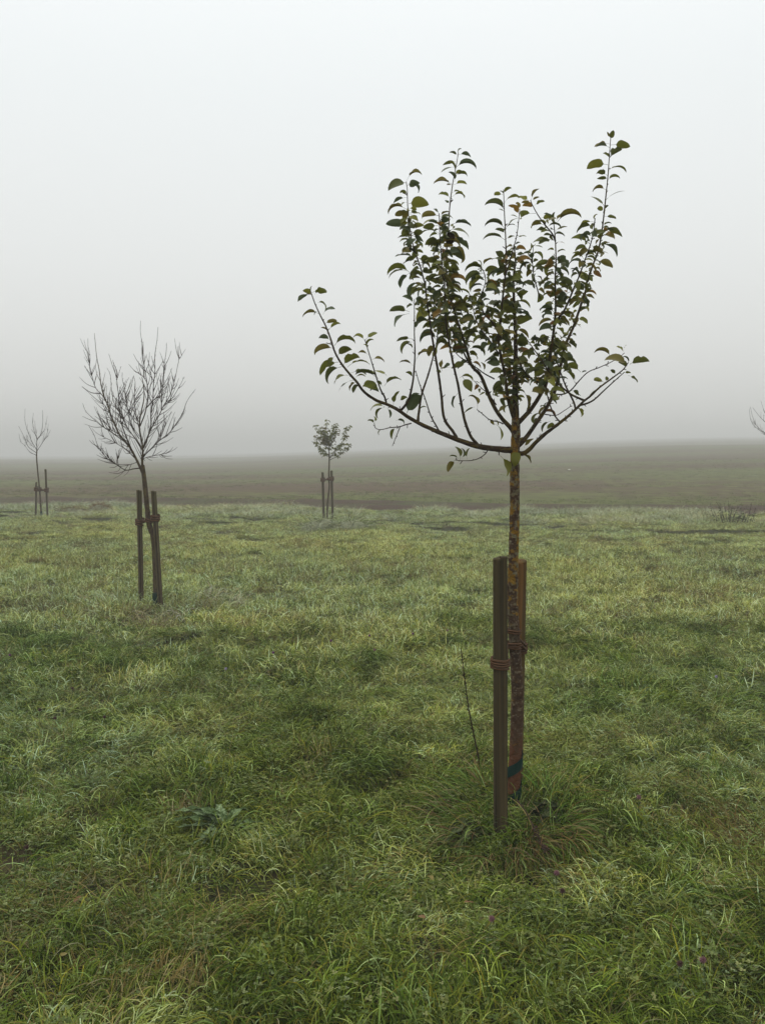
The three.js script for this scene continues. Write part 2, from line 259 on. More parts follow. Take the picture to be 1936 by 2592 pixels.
branch('s3', seg(cE, 850, 1690, 810, 1620, 740, 1530, 710, 1450, 690, 1250, 660, 1030, 630, 850, 600, 680, 570, 480, 540, 280, 515, 60).concat(seg(cB, 580, 1650, 540, 1500, 480, 1330, 430, 1150, 410, 1000, 385, 750, 380, 560, 368, 470)), 4.1, 0.9, { from: 0.03, out: -0.08 });
branch('s4', seg(cE, 1080, 1775, 1050, 1740, 1000, 1680, 940, 1530, 900, 1350, 860, 1120, 820, 950, 780, 750, 740, 500, 725, 300, 715, 20).concat(seg(cB, 800, 1600, 790, 1400, 770, 1150, 765, 950, 758, 850)), 4.3, 1, { from: 0.02, out: 0.18 });
branch('s5', seg(cE, 670, 1625, 640, 1570, 580, 1460, 520, 1280, 460, 1120, 420, 985), 2.2, 0.9, { from: 0.04, out: 0.12 });
branch('s6', seg(cE, 1240, 1070, 1130, 1010, 1050, 950, 960, 900, 860, 820, 780, 720), 1.9, 0.8, { from: -0.02, out: 0.1, mat: M.twig });
branch('s7', seg(cE, 1260, 1340, 1180, 1230, 1100, 1160, 1030, 1090), 1.9, 0.8, { from: 0, out: -0.1, mat: M.twig });
branch('s8', seg(cE, 1290, 810, 1200, 680, 1110, 560, 1050, 450, 1010, 290, 980, 180), 2.3, 0.9, { from: 0.08, out: -0.12 });
branch('s9', seg(cE, 1310, 640, 1220, 480, 1130, 380, 1110, 200, 1150, 50).concat(seg(cB, 1290, 1540, 1240, 1480)), 2.3, 0.9, { from: 0.1, out: 0.25 });
branch('rc', seg(cD, 950, 1300, 880, 1270, 800, 1230, 680, 1130, 580, 1010, 500, 880, 430, 780, 330, 640), 3, 1, { from: 0.14, out: 0.05 });
branch('rd', seg(cD, 850, 1380, 830, 1310, 750, 1150, 700, 1020, 660, 900, 640, 800, 560, 640), 2.7, 1, { from: 0.12, out: -0.02 });
branch('re', seg(cD, 690, 1520, 660, 1490, 620, 1430, 580, 1330, 550, 1200, 550, 1050), 2.2, 0.9, { from: 0.1, out: 0.2 });
branch('rf', seg(cD, 620, 1230, 720, 1230, 800, 1190, 870, 1110, 980, 1000, 1100, 950, 1210, 900, 1300, 850, 1360, 800), 2.1, 0.8, { from: -0.07, out: 0.02 });
branch('rg', seg(cD, 530, 1440, 650, 1450, 720, 1410, 810, 1350), 1.5, 0.8, { from: -0.05, out: -0.02, mat: M.twig });
branch('rh', seg(cD, 520, 1120, 420, 1085, 350, 1040, 290, 940, 240, 830), 2.4, 1, { from: 0.04, out: 0.16 });
branch('d1', seg(cL, 1240, 1535, 1180, 1550, 1120, 1570, 1020, 1580, 920, 1600, 870, 1585, 855, 1530), 1.7, 0.8, { from: 0.05, out: 0.18, mat: M.twig });
branch('d2', seg(cL, 1125, 1570, 1090, 1660, 1045, 1772), 1.4, 0.7, { from: 0.08, out: 0.12, mat: M.twig });
branch('d3', seg(cE, 1175, 1810, 1150, 1850, 1100, 1890, 1020, 1920, 900, 1925, 830, 1918), 1.6, 0.7, { from: 0.01, out: 0.14, mat: M.twig });
branch('d4', seg(cE, 1290, 1830, 1290, 1865), 2, 1.2, { from: 0.02, out: 0.05, mat: M.twig, buds: 0 });

{ // a shrivelled fruit left hanging in the crown
  const c = at(1139, 603, D0 - 0.16), g = new THREE.IcosahedronGeometry(0.02, 4), p = g.attributes.position;
  for (let i = 0; i < p.count; i++) { const v = V(p.getX(i), p.getY(i), p.getZ(i)), d = v.clone().normalize(), k = 0.8 + 0.45 * fbm(d.x * 3 + 5, d.y * 3 + d.z * 2.3, 3, 9); v.multiplyScalar(k); p.setXYZ(i, v.x, v.y * 1.15, v.z); } g.computeVertexNormals();
  const m = mesh('fruit', g, std({ color: lin(0.028, 0.016, 0.01) }), tree); m.position.copy(local(c)); m.userData.label = 'shrivelled dark brown fruit';
}
const leafList = [];                                   // [base, chord, yellow?]
function traced(id, c, rows) {                         // leaves read off the photograph: stalk foot and tip
  for (const [x0, y0, x1, y1, aut] of rows) {
    const [px, py] = c(x0, y0), [qx, qy] = c(x1, y1), o = depthAt(id, px, py), base = at(px, py, D0 - o), l = Math.hypot(qx - px, qy - py) * PXM, tip = at(qx, qy, D0 - o + rr(-0.55, 0.55) * Math.min(l, 0.05));
    leafList.push([base, tip.sub(base), aut]);
  }
}
function along(id, t0, t1, n, size = 0.076) {          // leaves set round a shoot
  const b = branches[id]; let az = rnd() * 6.28; n = Math.round(n * 2.3); size *= rr(0.76, 0.84);
  for (let i = 0; i < n; i++) {
    const t = lerp(t0, t1, (i + rr(0.1, 0.9)) / n); az += 2.4 + rr(-0.4, 0.4);
    const el = rr(-0.75, 0.35), l = size * rr(0.55, 1.25), p = b.curve.getPointAt(clamp(t, 0, 1));
    leafList.push([p, V(Math.cos(az) * Math.cos(el), Math.sin(el), Math.sin(az) * Math.cos(el)).multiplyScalar(l), rnd() < 0.075]);
  }
}
traced('low', cL, [[205, 180, 65, 262], [200, 172, 112, 150], [205, 165, 355, 160], [198, 165, 205, 112], [215, 200, 130, 215], [235, 190, 290, 130], [262, 272, 338, 340], [320, 400, 444, 345], [280, 390, 113, 428], [272, 360, 240, 395], [345, 488, 460, 472], [385, 556, 502, 500], [370, 575, 300, 540], [440, 725, 650, 705], [400, 675, 280, 648], [430, 750, 245, 820], [425, 748, 350, 700], [470, 830, 618, 770], [450, 832, 385, 925], [485, 895, 285, 1040], [530, 930, 700, 860], [575, 950, 802, 928], [522, 942, 388, 1118], [592, 1032, 448, 1125], [610, 1010, 765, 1030], [640, 1085, 490, 1203], [690, 1095, 605, 1192], [710, 1120, 640, 1215], [722, 1168, 860, 1112], [660, 1060, 760, 1050]]);
traced('s0', cL, [[765, 662, 885, 592], [758, 672, 645, 640], [780, 745, 850, 668], [780, 760, 742, 715], [802, 822, 690, 800], [830, 868, 957, 898], [880, 1010, 838, 1005], [985, 1035, 850, 990], [890, 1068, 665, 1030], [900, 1075, 770, 1010], [960, 1145, 1132, 1088], [900, 1130, 815, 1195], [928, 1195, 740, 1150], [940, 1150, 880, 1110], [935, 1230, 800, 1170]]);
traced('s1', cL, [[1270, 260, 1302, 75], [1265, 285, 1150, 215], [1225, 370, 1022, 365], [1225, 390, 1078, 525], [1290, 300, 1365, 420], [1272, 492, 1405, 455], [1258, 655, 1092, 678], [1258, 685, 1155, 805], [1265, 775, 1185, 708], [1262, 935, 1122, 905], [1255, 1050, 1185, 1005], [1290, 880, 1440, 820], [1285, 560, 1330, 480], [1262, 300, 1200, 330], [1268, 330, 1350, 380]]);
traced('low', cL, [[965, 1362, 822, 1405], [965, 1368, 900, 1480], [990, 1370, 1012, 1475], [1055, 1362, 1115, 1205], [1120, 1300, 1200, 1265], [1195, 1430, 1345, 1245], [1205, 1368, 1330, 1235], [1310, 1420, 1400, 1370]]);
traced('d1', cL, [[1080, 1505, 1162, 1545], [1080, 1570, 1045, 1695], [860, 1545, 790, 1512], [857, 1535, 848, 1472], [935, 1600, 915, 1645]]);
traced('d3', cE, [[830, 1920, 762, 2038], [885, 1918, 830, 1785], [870, 1912, 775, 1885], [960, 1915, 985, 1800], [900, 1900, 890, 1800]]);
traced('d4', cE, [[1290, 1865, 1375, 2115]]);
traced('l2c', cE, [[1062, 1395, 972, 1262], [1040, 1365, 930, 1430], [1245, 1490, 1275, 1560], [1245, 1540, 1300, 1705], [1200, 1490, 1240, 1550]]);
traced('s4', cE, [[870, 1215, 828, 1368], [900, 1040, 1000, 1198], [880, 1060, 1010, 1100], [780, 760, 640, 700], [760, 640, 650, 770], [830, 960, 640, 1000], [800, 900, 720, 960], [690, 1010, 640, 990], [700, 990, 700, 870]]);
traced('leader', cE, [[1500, 1850, 1615, 1950], [1500, 1820, 1575, 1690], [1550, 1790, 1650, 1700], [1530, 1180, 1570, 1400], [1480, 1800, 1450, 1980], [1400, 1350, 1360, 1420], [1440, 1080, 1590, 1120, 1], [1430, 1100, 1500, 1180, 1], [1480, 1230, 1330, 1240]]);
traced('right', cD, [[870, 1370, 900, 1465], [840, 1250, 885, 1250], [590, 1510, 512, 1625], [660, 1540, 560, 1590], [1100, 1180, 990, 1262], [1160, 1110, 1048, 1080], [1160, 1105, 1178, 1048], [1270, 1030, 1218, 978], [1390, 930, 1160, 882], [1400, 905, 1342, 845], [1415, 920, 1615, 890], [1390, 945, 1300, 900], [1350, 1010, 1425, 1008], [1395, 1035, 1495, 1105], [480, 1480, 530, 1370], [430, 1560, 470, 1440]]);
traced('rf', cD, [[1218, 838, 1052, 803], [1355, 795, 1280, 735], [1355, 775, 1385, 715], [840, 1110, 755, 1000], [905, 1000, 740, 950], [910, 1010, 940, 1000], [800, 1190, 880, 1245], [850, 1100, 800, 1020], [700, 1235, 680, 1285, 1]]);
traced('s3', cB, [[370, 490, 162, 578], [375, 462, 548, 400], [385, 500, 500, 605], [380, 520, 525, 490], [382, 622, 295, 605], [376, 660, 222, 730], [400, 735, 628, 748], [375, 720, 308, 775], [395, 820, 168, 862], [385, 850, 240, 870], [400, 870, 532, 870], [415, 860, 495, 955], [395, 985, 132, 978], [385, 1000, 290, 1020], [400, 1020, 320, 1118], [440, 1110, 562, 1070], [430, 1155, 265, 1150], [432, 1190, 295, 1195], [455, 1245, 370, 1262], [490, 1350, 330, 1290], [500, 1400, 225, 1370], [520, 1420, 330, 1460], [410, 1560, 22, 1608], [400, 1545, 170, 1630], [420, 1560, 305, 1738], [540, 1500, 420, 1620], [560, 1620, 415, 1580], [585, 1740, 470, 1690], [520, 1740, 400, 1870], [480, 1310, 560, 1240], [540, 1480, 640, 1400]]);
traced('l2', cB, [[985, 150, 1132, 182], [980, 160, 885, 125], [990, 130, 1022, 90], [965, 300, 1192, 322], [960, 235, 808, 275], [945, 340, 865, 250], [935, 300, 790, 360], [945, 470, 872, 365], [955, 400, 1088, 410], [950, 380, 1040, 350], [920, 515, 702, 500], [935, 510, 1085, 508], [920, 515, 852, 510], [915, 600, 1002, 592], [895, 670, 755, 632], [905, 660, 1052, 672], [888, 745, 830, 700], [885, 740, 925, 705], [880, 1000, 1132, 1008], [870, 1060, 1150, 1165], [865, 1080, 1010, 1185], [870, 1180, 1105, 1285], [860, 1230, 1040, 1480], [860, 1240, 1090, 1440], [850, 1500, 1000, 1590], [855, 1440, 950, 1470], [840, 1720, 940, 1700], [870, 1760, 970, 1800], [850, 1680, 1060, 1660, 1]]);
traced('s4', cB, [[760, 880, 570, 910], [765, 870, 690, 800], [765, 900, 880, 840], [760, 1000, 575, 1020], [765, 960, 890, 930], [765, 1040, 840, 1000], [770, 1100, 560, 1100], [770, 1120, 950, 1120], [780, 1250, 920, 1240, 1], [770, 1200, 640, 1250], [790, 1330, 660, 1300], [790, 1420, 620, 1440], [790, 1400, 880, 1340], [800, 1540, 640, 1560], [800, 1600, 900, 1560], [805, 1680, 660, 1640], [810, 1750, 680, 1760], [820, 1820, 700, 1880]]);
traced('tallright', cC, [[1210, 185, 1052, 215], [1215, 195, 1412, 212], [1208, 225, 1068, 220], [1215, 135, 1245, 45], [1205, 120, 1180, 60], [1215, 300, 1332, 245], [1208, 335, 1138, 285], [1200, 405, 972, 442], [1200, 455, 1372, 485], [1190, 520, 1070, 500], [1150, 500, 1138, 462], [1190, 552, 1078, 548], [1190, 562, 1308, 548], [1170, 665, 1038, 688], [1170, 770, 1358, 680], [1148, 835, 1005, 738], [1145, 885, 1085, 850], [1150, 880, 1192, 828], [1143, 940, 1268, 965], [1130, 1050, 1225, 1020], [1135, 1060, 1358, 1165], [1120, 1170, 1245, 1098], [1110, 1230, 1282, 1370], [1095, 1290, 1200, 1220], [1060, 1400, 1232, 1475], [1040, 1440, 960, 1480], [1020, 1500, 1100, 1520], [955, 1690, 880, 1640], [940, 1720, 840, 1760], [930, 1760, 1042, 1800], [930, 1780, 940, 1905]]);
traced('l1', cC, [[100, 700, 182, 648], [103, 715, 5, 715], [105, 720, 60, 680], [112, 800, 265, 745], [108, 880, -90, 830], [105, 890, 60, 870], [118, 1100, 245, 965], [110, 1070, -90, 1050], [112, 1110, 15, 1078], [120, 1195, -110, 1190], [122, 1185, 215, 1150], [125, 1400, 20, 1310], [122, 1440, -20, 1400], [115, 1500, -60, 1600], [110, 1560, 40, 1390]]);
traced('twin', cC, [[265, 930, 150, 835, 1], [255, 960, 175, 930], [268, 880, 300, 925, 1], [232, 1170, 338, 1155], [215, 1245, 272, 1215], [245, 1050, 140, 1050], [270, 860, 230, 800, 1]]);
traced('diag', cC, [[385, 785, 472, 658], [400, 775, 472, 740], [378, 790, 250, 745], [420, 830, 525, 785], [415, 840, 300, 832, 1], [395, 810, 290, 795, 1], [435, 910, 298, 965], [480, 960, 605, 960], [530, 1030, 400, 1065], [590, 1100, 445, 1090]]);
traced('r2', cC, [[620, 1010, 522, 920], [638, 1000, 745, 935], [645, 1020, 640, 900], [660, 1000, 930, 955], [645, 1090, 762, 1050], [625, 1040, 600, 990, 1], [605, 1190, 412, 1215], [615, 1190, 470, 1230], [640, 1220, 740, 1230, 1], [640, 1300, 560, 1300], [645, 1340, 740, 1300], [645, 1420, 440, 1450], [650, 1440, 560, 1560], [650, 1460, 690, 1560], [650, 1600, 800, 1610], [640, 1640, 760, 1700], [640, 1700, 800, 1760]]);
traced('r2b', cC, [[1050, 1000, 900, 1050], [1050, 980, 1075, 935], [1045, 1040, 870, 1120], [1030, 1100, 1060, 1010], [1000, 1230, 810, 1180], [1010, 1200, 930, 1130], [980, 1290, 850, 1310], [950, 1400, 820, 1330], [960, 1360, 1060, 1340], [930, 1440, 790, 1450], [880, 1580, 800, 1500], [900, 1530, 950, 1610]]);
traced('s9', cB, [[1240, 1480, 1150, 1450], [1250, 1490, 1220, 1420], [1270, 1500, 1400, 1400], [1300, 1540, 1080, 1550], [1290, 1560, 1100, 1700], [1310, 1600, 1130, 1760], [1330, 1640, 1420, 1560]]);
traced('s8', cB, [[1140, 1850, 990, 1780], [1130, 1900, 920, 1990], [1180, 1960, 1060, 1960], [1220, 1990, 1300, 1900]]);
traced('s2', cE, [[640, 700, 560, 830], [645, 680, 500, 600], [650, 560, 450, 710], [655, 520, 500, 550], [680, 400, 560, 440], [600, 850, 640, 760]]);
traced('s8', cE, [[1150, 620, 1030, 700], [1130, 600, 920, 630], [1110, 560, 990, 740], [1060, 470, 900, 460], [1040, 450, 1130, 440], [1000, 300, 780, 370], [1000, 270, 910, 380], [1180, 660, 1110, 780]]);
traced('s6', cE, [[980, 760, 1130, 830], [960, 900, 800, 960], [900, 850, 960, 760], [1130, 1010, 1100, 900]]);
along('leader', 0.1, 0.99, 52, 0.08); along('l1', 0.08, 0.7, 34, 0.08); along('rh', 0.15, 1, 11, 0.06); along('r2', 0.26, 0.85, 38, 0.078); along('tallright', 0.3, 0.72, 32, 0.062);
along('l2b', 0.3, 1, 22); along('l2', 0.28, 0.66, 24); along('s3', 0.45, 0.9, 34); along('s4', 0.42, 0.98, 36); along('l2', 0.45, 0.75, 14); along('s8', 0.2, 1, 16); along('s9', 0.1, 0.95, 18); along('mini', 0.1, 1, 11, 0.06); along('rc', 0.4, 1, 13); along('rd', 0.5, 1, 11); along('r2b', 0.05, 0.9, 18); along('diag', 0.05, 0.5, 5); along('s2', 0.75, 1, 8); along('s7', 0.2, 1, 3, 0.05); along('re', 0.5, 1, 4); along('tallright', 0.08, 0.3, 5, 0.055);
{
  const order = leafList.map((l, i) => [l, i]), rest = [];
  order.forEach(([[base, chord, aut], i]) => {
    chord.multiplyScalar(1.05); if (chord.length() < 0.026) chord.setLength(0.026); if (chord.length() > 0.1) chord.setLength(0.1);
    const geo = pick(LEAFGEO), m4 = leafMatrix(local(base), chord, geo), mat = aut ? pick(AUTUMN) : pick(LEAVES);
    if (i < 300) { const m = mesh('leaf', geo, mat, tree); m.matrixAutoUpdate = false; m.matrix.copy(m4); m.matrix.decompose(m.position, m.quaternion, m.scale); m.matrixAutoUpdate = true; }
    else rest.push([mat, geo.clone().applyMatrix4(m4)]);
  });
  for (const mat of new Set(rest.map((r) => r[0]))) { const f = mesh('foliage', mergeGeometries(rest.filter((r) => r[0] === mat).map((r) => r[1])), mat, tree); f.userData.kind = 'stuff'; }
  console.log('leaves', leafList.length);
}

// ---------------------------------------------------------------- stakes, ropes, guards
const woodTex = (a, b, c, s) => tex(256, 512, (u, v) => {
  const g = fbm(u * 11 + fbm(u * 4, v * 3, 2, s + 77, 4, 3) * 1.5, v * 2, 5, s, 11, 2), f = fbm(u * 70, v * 9, 2, s + 5, 70, 9), m = fbm(u * 5, v * 5, 4, s + 9, 5, 5), k = smooth(0.68, 0.8, fbm(u * 24, v * 2, 3, s + 40, 24, 2));
  let col = mix3(a, b, smooth(0.28, 0.72, g) * 0.75 + (f - 0.5) * 0.5 + 0.12); col = mix3(col, c, smooth(0.48, 0.72, m) * 0.7); return mix3(col, [22, 17, 11], k * 0.8);
}, { repeat: [1, 0.7] });
const W1 = woodTex([47, 41, 27], [84, 72, 47], [66, 66, 38], 3), W2 = woodTex([80, 56, 29], [110, 80, 42], [74, 64, 38], 13), W3 = woodTex([64, 55, 38], [92, 80, 56], [80, 77, 50], 23);
const WOOD = [W1, W2, W3].map((t) => std({ map: t, bumpMap: t, bumpScale: 0.007, roughness: 0.9 }));
function stake(bx, by, tx, ty, dist, wpx, mat, label, group) {
  const top = at(tx, ty, dist), base = at(bx, by, dist), dir = top.clone().sub(base).normalize(), r = wpx / 2 * dist / F;
  const gy = meadowY(base.x, base.z), foot = base.clone().addScaledVector(dir, (gy - 0.12 - base.y) / dir.y), h = top.distanceTo(foot);
  const prof = [[r * 0.98, 0], [r, 0.1], [r, h * 0.5], [r * 1.01, h - 0.012], [r * 1.05, h - 0.006], [r * 0.97, h], [0, h + 0.002]].map(([x, y]) => new THREE.Vector2(x, y));
  const g = new THREE.LatheGeometry(prof, 22), p = g.attributes.position, s0 = rnd() * 9;
  for (let i = 0; i < p.count; i++) { const a = Math.atan2(p.getZ(i), p.getX(i)), k = 1 + 0.035 * Math.sin(a * 3 + s0) + 0.02 * Math.sin(a * 7 + s0 * 2); p.setX(i, p.getX(i) * k); p.setZ(i, p.getZ(i) * k); if (p.getY(i) > h - 0.02) p.setY(i, p.getY(i) + 0.004 * Math.sin(a + s0)); }
  g.computeVertexNormals();
  const m = mesh('wooden_stake', g, mat); m.position.copy(foot); m.quaternion.setFromUnitVectors(V(0, 1, 0), dir);
  tag(m, label, 'stake', group); return { top, base, foot, dir, r, at: (y) => foot.clone().addScaledVector(dir, (y - foot.y) / dir.y) };
}
const ropeMat = std({ map: tex(64, 64, (u, v) => { const k = 0.5 + 0.5 * Math.sin((u * 2 + v * 4) * Math.PI * 2), n = vnoise(u * 30, v * 30, 4, 30, 30); return mix3([48, 34, 24], [112, 82, 58], k * 0.6 + n * 0.4); }, { repeat: [1, 1] }), roughness: 1 });
const greenPlastic = std({ color: lin(0.006, 0.026, 0.021), roughness: 0.45 });
function tubeOf(pts, r, n = 60, rad = 7) { const g = new THREE.TubeGeometry(new THREE.CatmullRomCurve3(pts), n, r, rad); const p = g.attributes.position; return g; }
function coil(parent, o, s, y, turns, rope, extra = 0.001, rx0 = s.r) {     // rope wound round a stake
  const c = s.at(y), pts = []; const n = turns * 12, tilt = rr(-0.1, 0.1);
  for (let i = 0; i <= n; i++) { const a = i / 12 * Math.PI * 2, rx = i === 0 || i === n ? rx0 * 0.6 : rx0; pts.push(V(c.x + Math.cos(a) * (rx + rope + extra), c.y + (i / n - 0.5) * turns * rope * 1.9 + Math.sin(a) * tilt * rx0 + rr(-0.4, 0.4) * rope, c.z + Math.sin(a) * (rx + rope + extra)).sub(o)); }
  mesh('coil', tubeOf(pts, rope, n * 2, 7), ropeMat, parent);
}
function strand(parent, o, a, b, rope, sag = 0.01) { const m = a.clone().lerp(b, 0.5); m.y -= sag; mesh('strand', tubeOf([a, m, b].map((p) => p.clone().sub(o)), rope, 14, 7), ropeMat, parent); }

const sA = stake(1266, 2112, 1265, 1411, 3.57, 36.5, WOOD[0], 'dark weathered stake in front of the lichen trunk, with a thick rope coil', 'stakes');
const sB = stake(1305, 2020, 1315.5, 1419, 4.02, 33.5, WOOD[1], 'orange-brown stake standing behind the lichen-covered trunk', 'stakes');
{
  const o = sA.at(0.6), t = thing('rope_tie', o, 'coarse brown rope binding the lichen trunk to its two stakes', 'rope', 'rope ties');
  const ropeR = 0.0058, yA = at(1265, 1680, 3.55).y, yB = at(1315, 1640, 4.0).y, yT = at(1300, 1612, D0).y;
  const tr = { at: (y) => { let b = branches.trunk.pts[0]; for (const p of branches.trunk.pts) if (Math.abs(p.y - y) < Math.abs(b.y - y)) b = p; return V(b.x, y, b.z); }, r: 14.8 * PXM };
  const c0 = tr.at(at(1299, 1600, D0).y);
  coil(t, o, sA, yA, 4, ropeR); coil(t, o, sB, yB, 4, ropeR * 1.05, 0.001, sB.r * 1.02);
  coil(t, o, { at: () => V(c0.x, at(1299, 1597, D0).y, c0.z), r: tr.r }, 0, 2, ropeR * 0.8, 0.002); coil(t, o, { at: () => V(c0.x, at(1299, 1632, D0).y, c0.z), r: tr.r }, 0, 3, ropeR * 0.9, 0.002);
  const q = (p, dx, dz) => p.clone().add(V(dx, 0, dz));
  strand(t, o, q(sA.at(yA + 0.02), sA.r, -0.02), V(c0.x - tr.r - 0.004, yT - 0.03, c0.z + 0.01), ropeR, 0.0); strand(t, o, q(sA.at(yA - 0.01), sA.r * 0.9, -0.03), V(c0.x - tr.r, yT - 0.06, c0.z), ropeR, 0.0);
  strand(t, o, V(c0.x + tr.r, yT - 0.01, c0.z - 0.01), q(sB.at(yB + 0.015), sB.r * 0.9, 0.03), ropeR, 0.0); strand(t, o, V(c0.x + tr.r, yT - 0.03, c0.z - 0.01), q(sB.at(yB - 0.005), sB.r * 0.95, 0.03), ropeR, 0.0);
}
function guard(label, pts, r, y0, y1, turns, bandH) {  // a spiral strip round a trunk
  const pos = [], idx = [], n = Math.round(turns * 20), o = pts[0].clone(); o.y = y0;
  const ctr = (y) => { for (let i = 0; i < pts.length - 1; i++) if (y <= pts[i + 1].y || i === pts.length - 2) { const t = (y - pts[i].y) / (pts[i + 1].y - pts[i].y); return pts[i].clone().lerp(pts[i + 1], t); } };
  for (let i = 0; i <= n; i++) { const a = i / 20 * Math.PI * 2 + 2.2, y = lerp(y0, y1, i / n); for (const k of [0, 1]) for (const e of [0.0035, 0.006]) { const yy = y + k * bandH, c = ctr(yy); pos.push(c.x + Math.cos(a) * (r + e) - o.x, yy - o.y, c.z - Math.sin(a) * (r + e) - o.z); } }
  for (let i = 0; i < n; i++) { const a = i * 4, b = a + 4; for (const [p, q] of [[0, 2], [3, 1], [2, 3], [1, 0]]) idx.push(a + p, a + q, b + p, a + q, b + q, b + p); }
  const g = new THREE.BufferGeometry(); g.setAttribute('position', new THREE.Float32BufferAttribute(pos, 3)); g.setIndex(idx); g.computeVertexNormals();
  const m = mesh('trunk_guard', g, greenPlastic); m.position.copy(o); return tag(m, label, 'tree guard', 'spiral trunk guards');
}
guard('dark green spiral strip wound round the foot of the lichen trunk', branches.trunk.pts, 16.8 * PXM, at(1306, 2045, D0).y - 0.02, at(1306, 1915, D0).y, 1.9, 0.05);

// ---------------------------------------------------------------- distant trees
function smallTree(name, label, group, dist, footPx, trunkPx, tr0, tr1, limbs, c, { twigs = 0, twigLen = 0.1, mat = M.grey, tmat = M.twig, depth = 0.3, leaves = 0, leafSize = 0.06 } = {}) {
  const pxm = dist / F, foot = at(...c(...footPx), dist); foot.y = meadowY(foot.x, foot.z) - 0.03;
  const t = thing(name, foot, label, 'tree', group), loc = (p) => p.clone().sub(foot);
  const tp = trunkPx.map((p) => at(...c(...p), dist)); tp[0].y = foot.y - 0.05;
  mesh('trunk', limb(tp.map(loc), tr0 * pxm, tr1 * pxm, { radial: 10, lump: 0.12, per: 4 }), mat, t);
  const all = [], leafGeos = [];
  for (const [pts, r0, r1, from, out] of limbs) {
    const n = pts.length / 2, p3 = [];
    for (let i = 0; i < n; i++) { const f = i / (n - 1); p3.push(at(...c(pts[2 * i], pts[2 * i + 1]), dist - lerp(from, out, f) * depth)); }
    const geos = [limb(p3.map(loc), r0 * pxm * 0.9, r1 * pxm * 0.9, { radial: 6, lump: 0.1, buds: leaves ? 0 : 16, budSize: 0.9, power: 0.6 })];
    const cv = new THREE.CatmullRomCurve3(p3, false, 'centripetal'), len = cv.getLength();
    const tw = Math.round(twigs * len);
    for (let k = 0; k < tw; k++) {
      const s = rr(0.08, leaves ? 0.97 : 0.68), p = cv.getPointAt(s), T = cv.getTangentAt(s), side = V(rr(-1, 1), rr(-0.3, 0.6), rr(-1, 1)).cross(T).normalize(), L = twigLen * rr(0.35, 1.5) * (1.2 - 0.9 * s);
      const d = T.clone().multiplyScalar(0.8).addScaledVector(side, leaves ? 0.8 : 0.55).normalize(), m = p.clone().addScaledVector(d, L * 0.5).add(V(rr(-0.01, 0.01), 0.006, rr(-0.01, 0.01))), e = p.clone().addScaledVector(d, L).add(V(0, L * 0.22, 0));
      geos.push(limb([p, m, e].map(loc), 0.0035, 0.0014, { radial: 4, lump: 0, per: 3, buds: 0 }));
      if (leaves) all.push(new THREE.CatmullRomCurve3([p, m, e]));
    }
    mesh('branch', mergeGeometries(geos), r0 > 3 ? mat : tmat, t); all.push(cv);
  }
  if (leaves) {
    for (const cv of all) { const n = Math.round(leaves * cv.getLength()); let az = rnd() * 6; for (let k = 0; k < n; k++) { az += 2.4; const p = cv.getPointAt(rr(0.25, 1)), el = rr(-0.9, 0.3), geo = pick(LEAFGEO); leafGeos.push(geo.clone().applyMatrix4(leafMatrix(loc(p), V(Math.cos(az) * Math.cos(el), Math.sin(el), Math.sin(az) * Math.cos(el)).multiplyScalar(leafSize * rr(0.7, 1.3)), geo))); } }
    const n = leafGeos.length, a = leafGeos.slice(0, n * 0.8 | 0), b = leafGeos.slice(n * 0.8 | 0);
    for (const [l, m] of [[a, LEAVES[1]], [b, LEAVES[4]]]) { const f = mesh('crown', mergeGeometries(l), m, t); f.userData.kind = 'stuff'; }
  }
  return tp;
}
const cF = fromCrop(180, 800, 0.19888), c4 = fromCrop(150, 780, 0.37068), c5 = fromCrop(700, 1020, 0.1816), c6 = fromCrop(0, 1000, 0.1816), c7 = fromCrop(1500, 950, 0.26392);
const px4 = (x, y) => { const [a, b] = c4(x, y); return [(a - 180) / 0.19888, (b - 800) / 0.19888]; };
const D2 = 9.35;
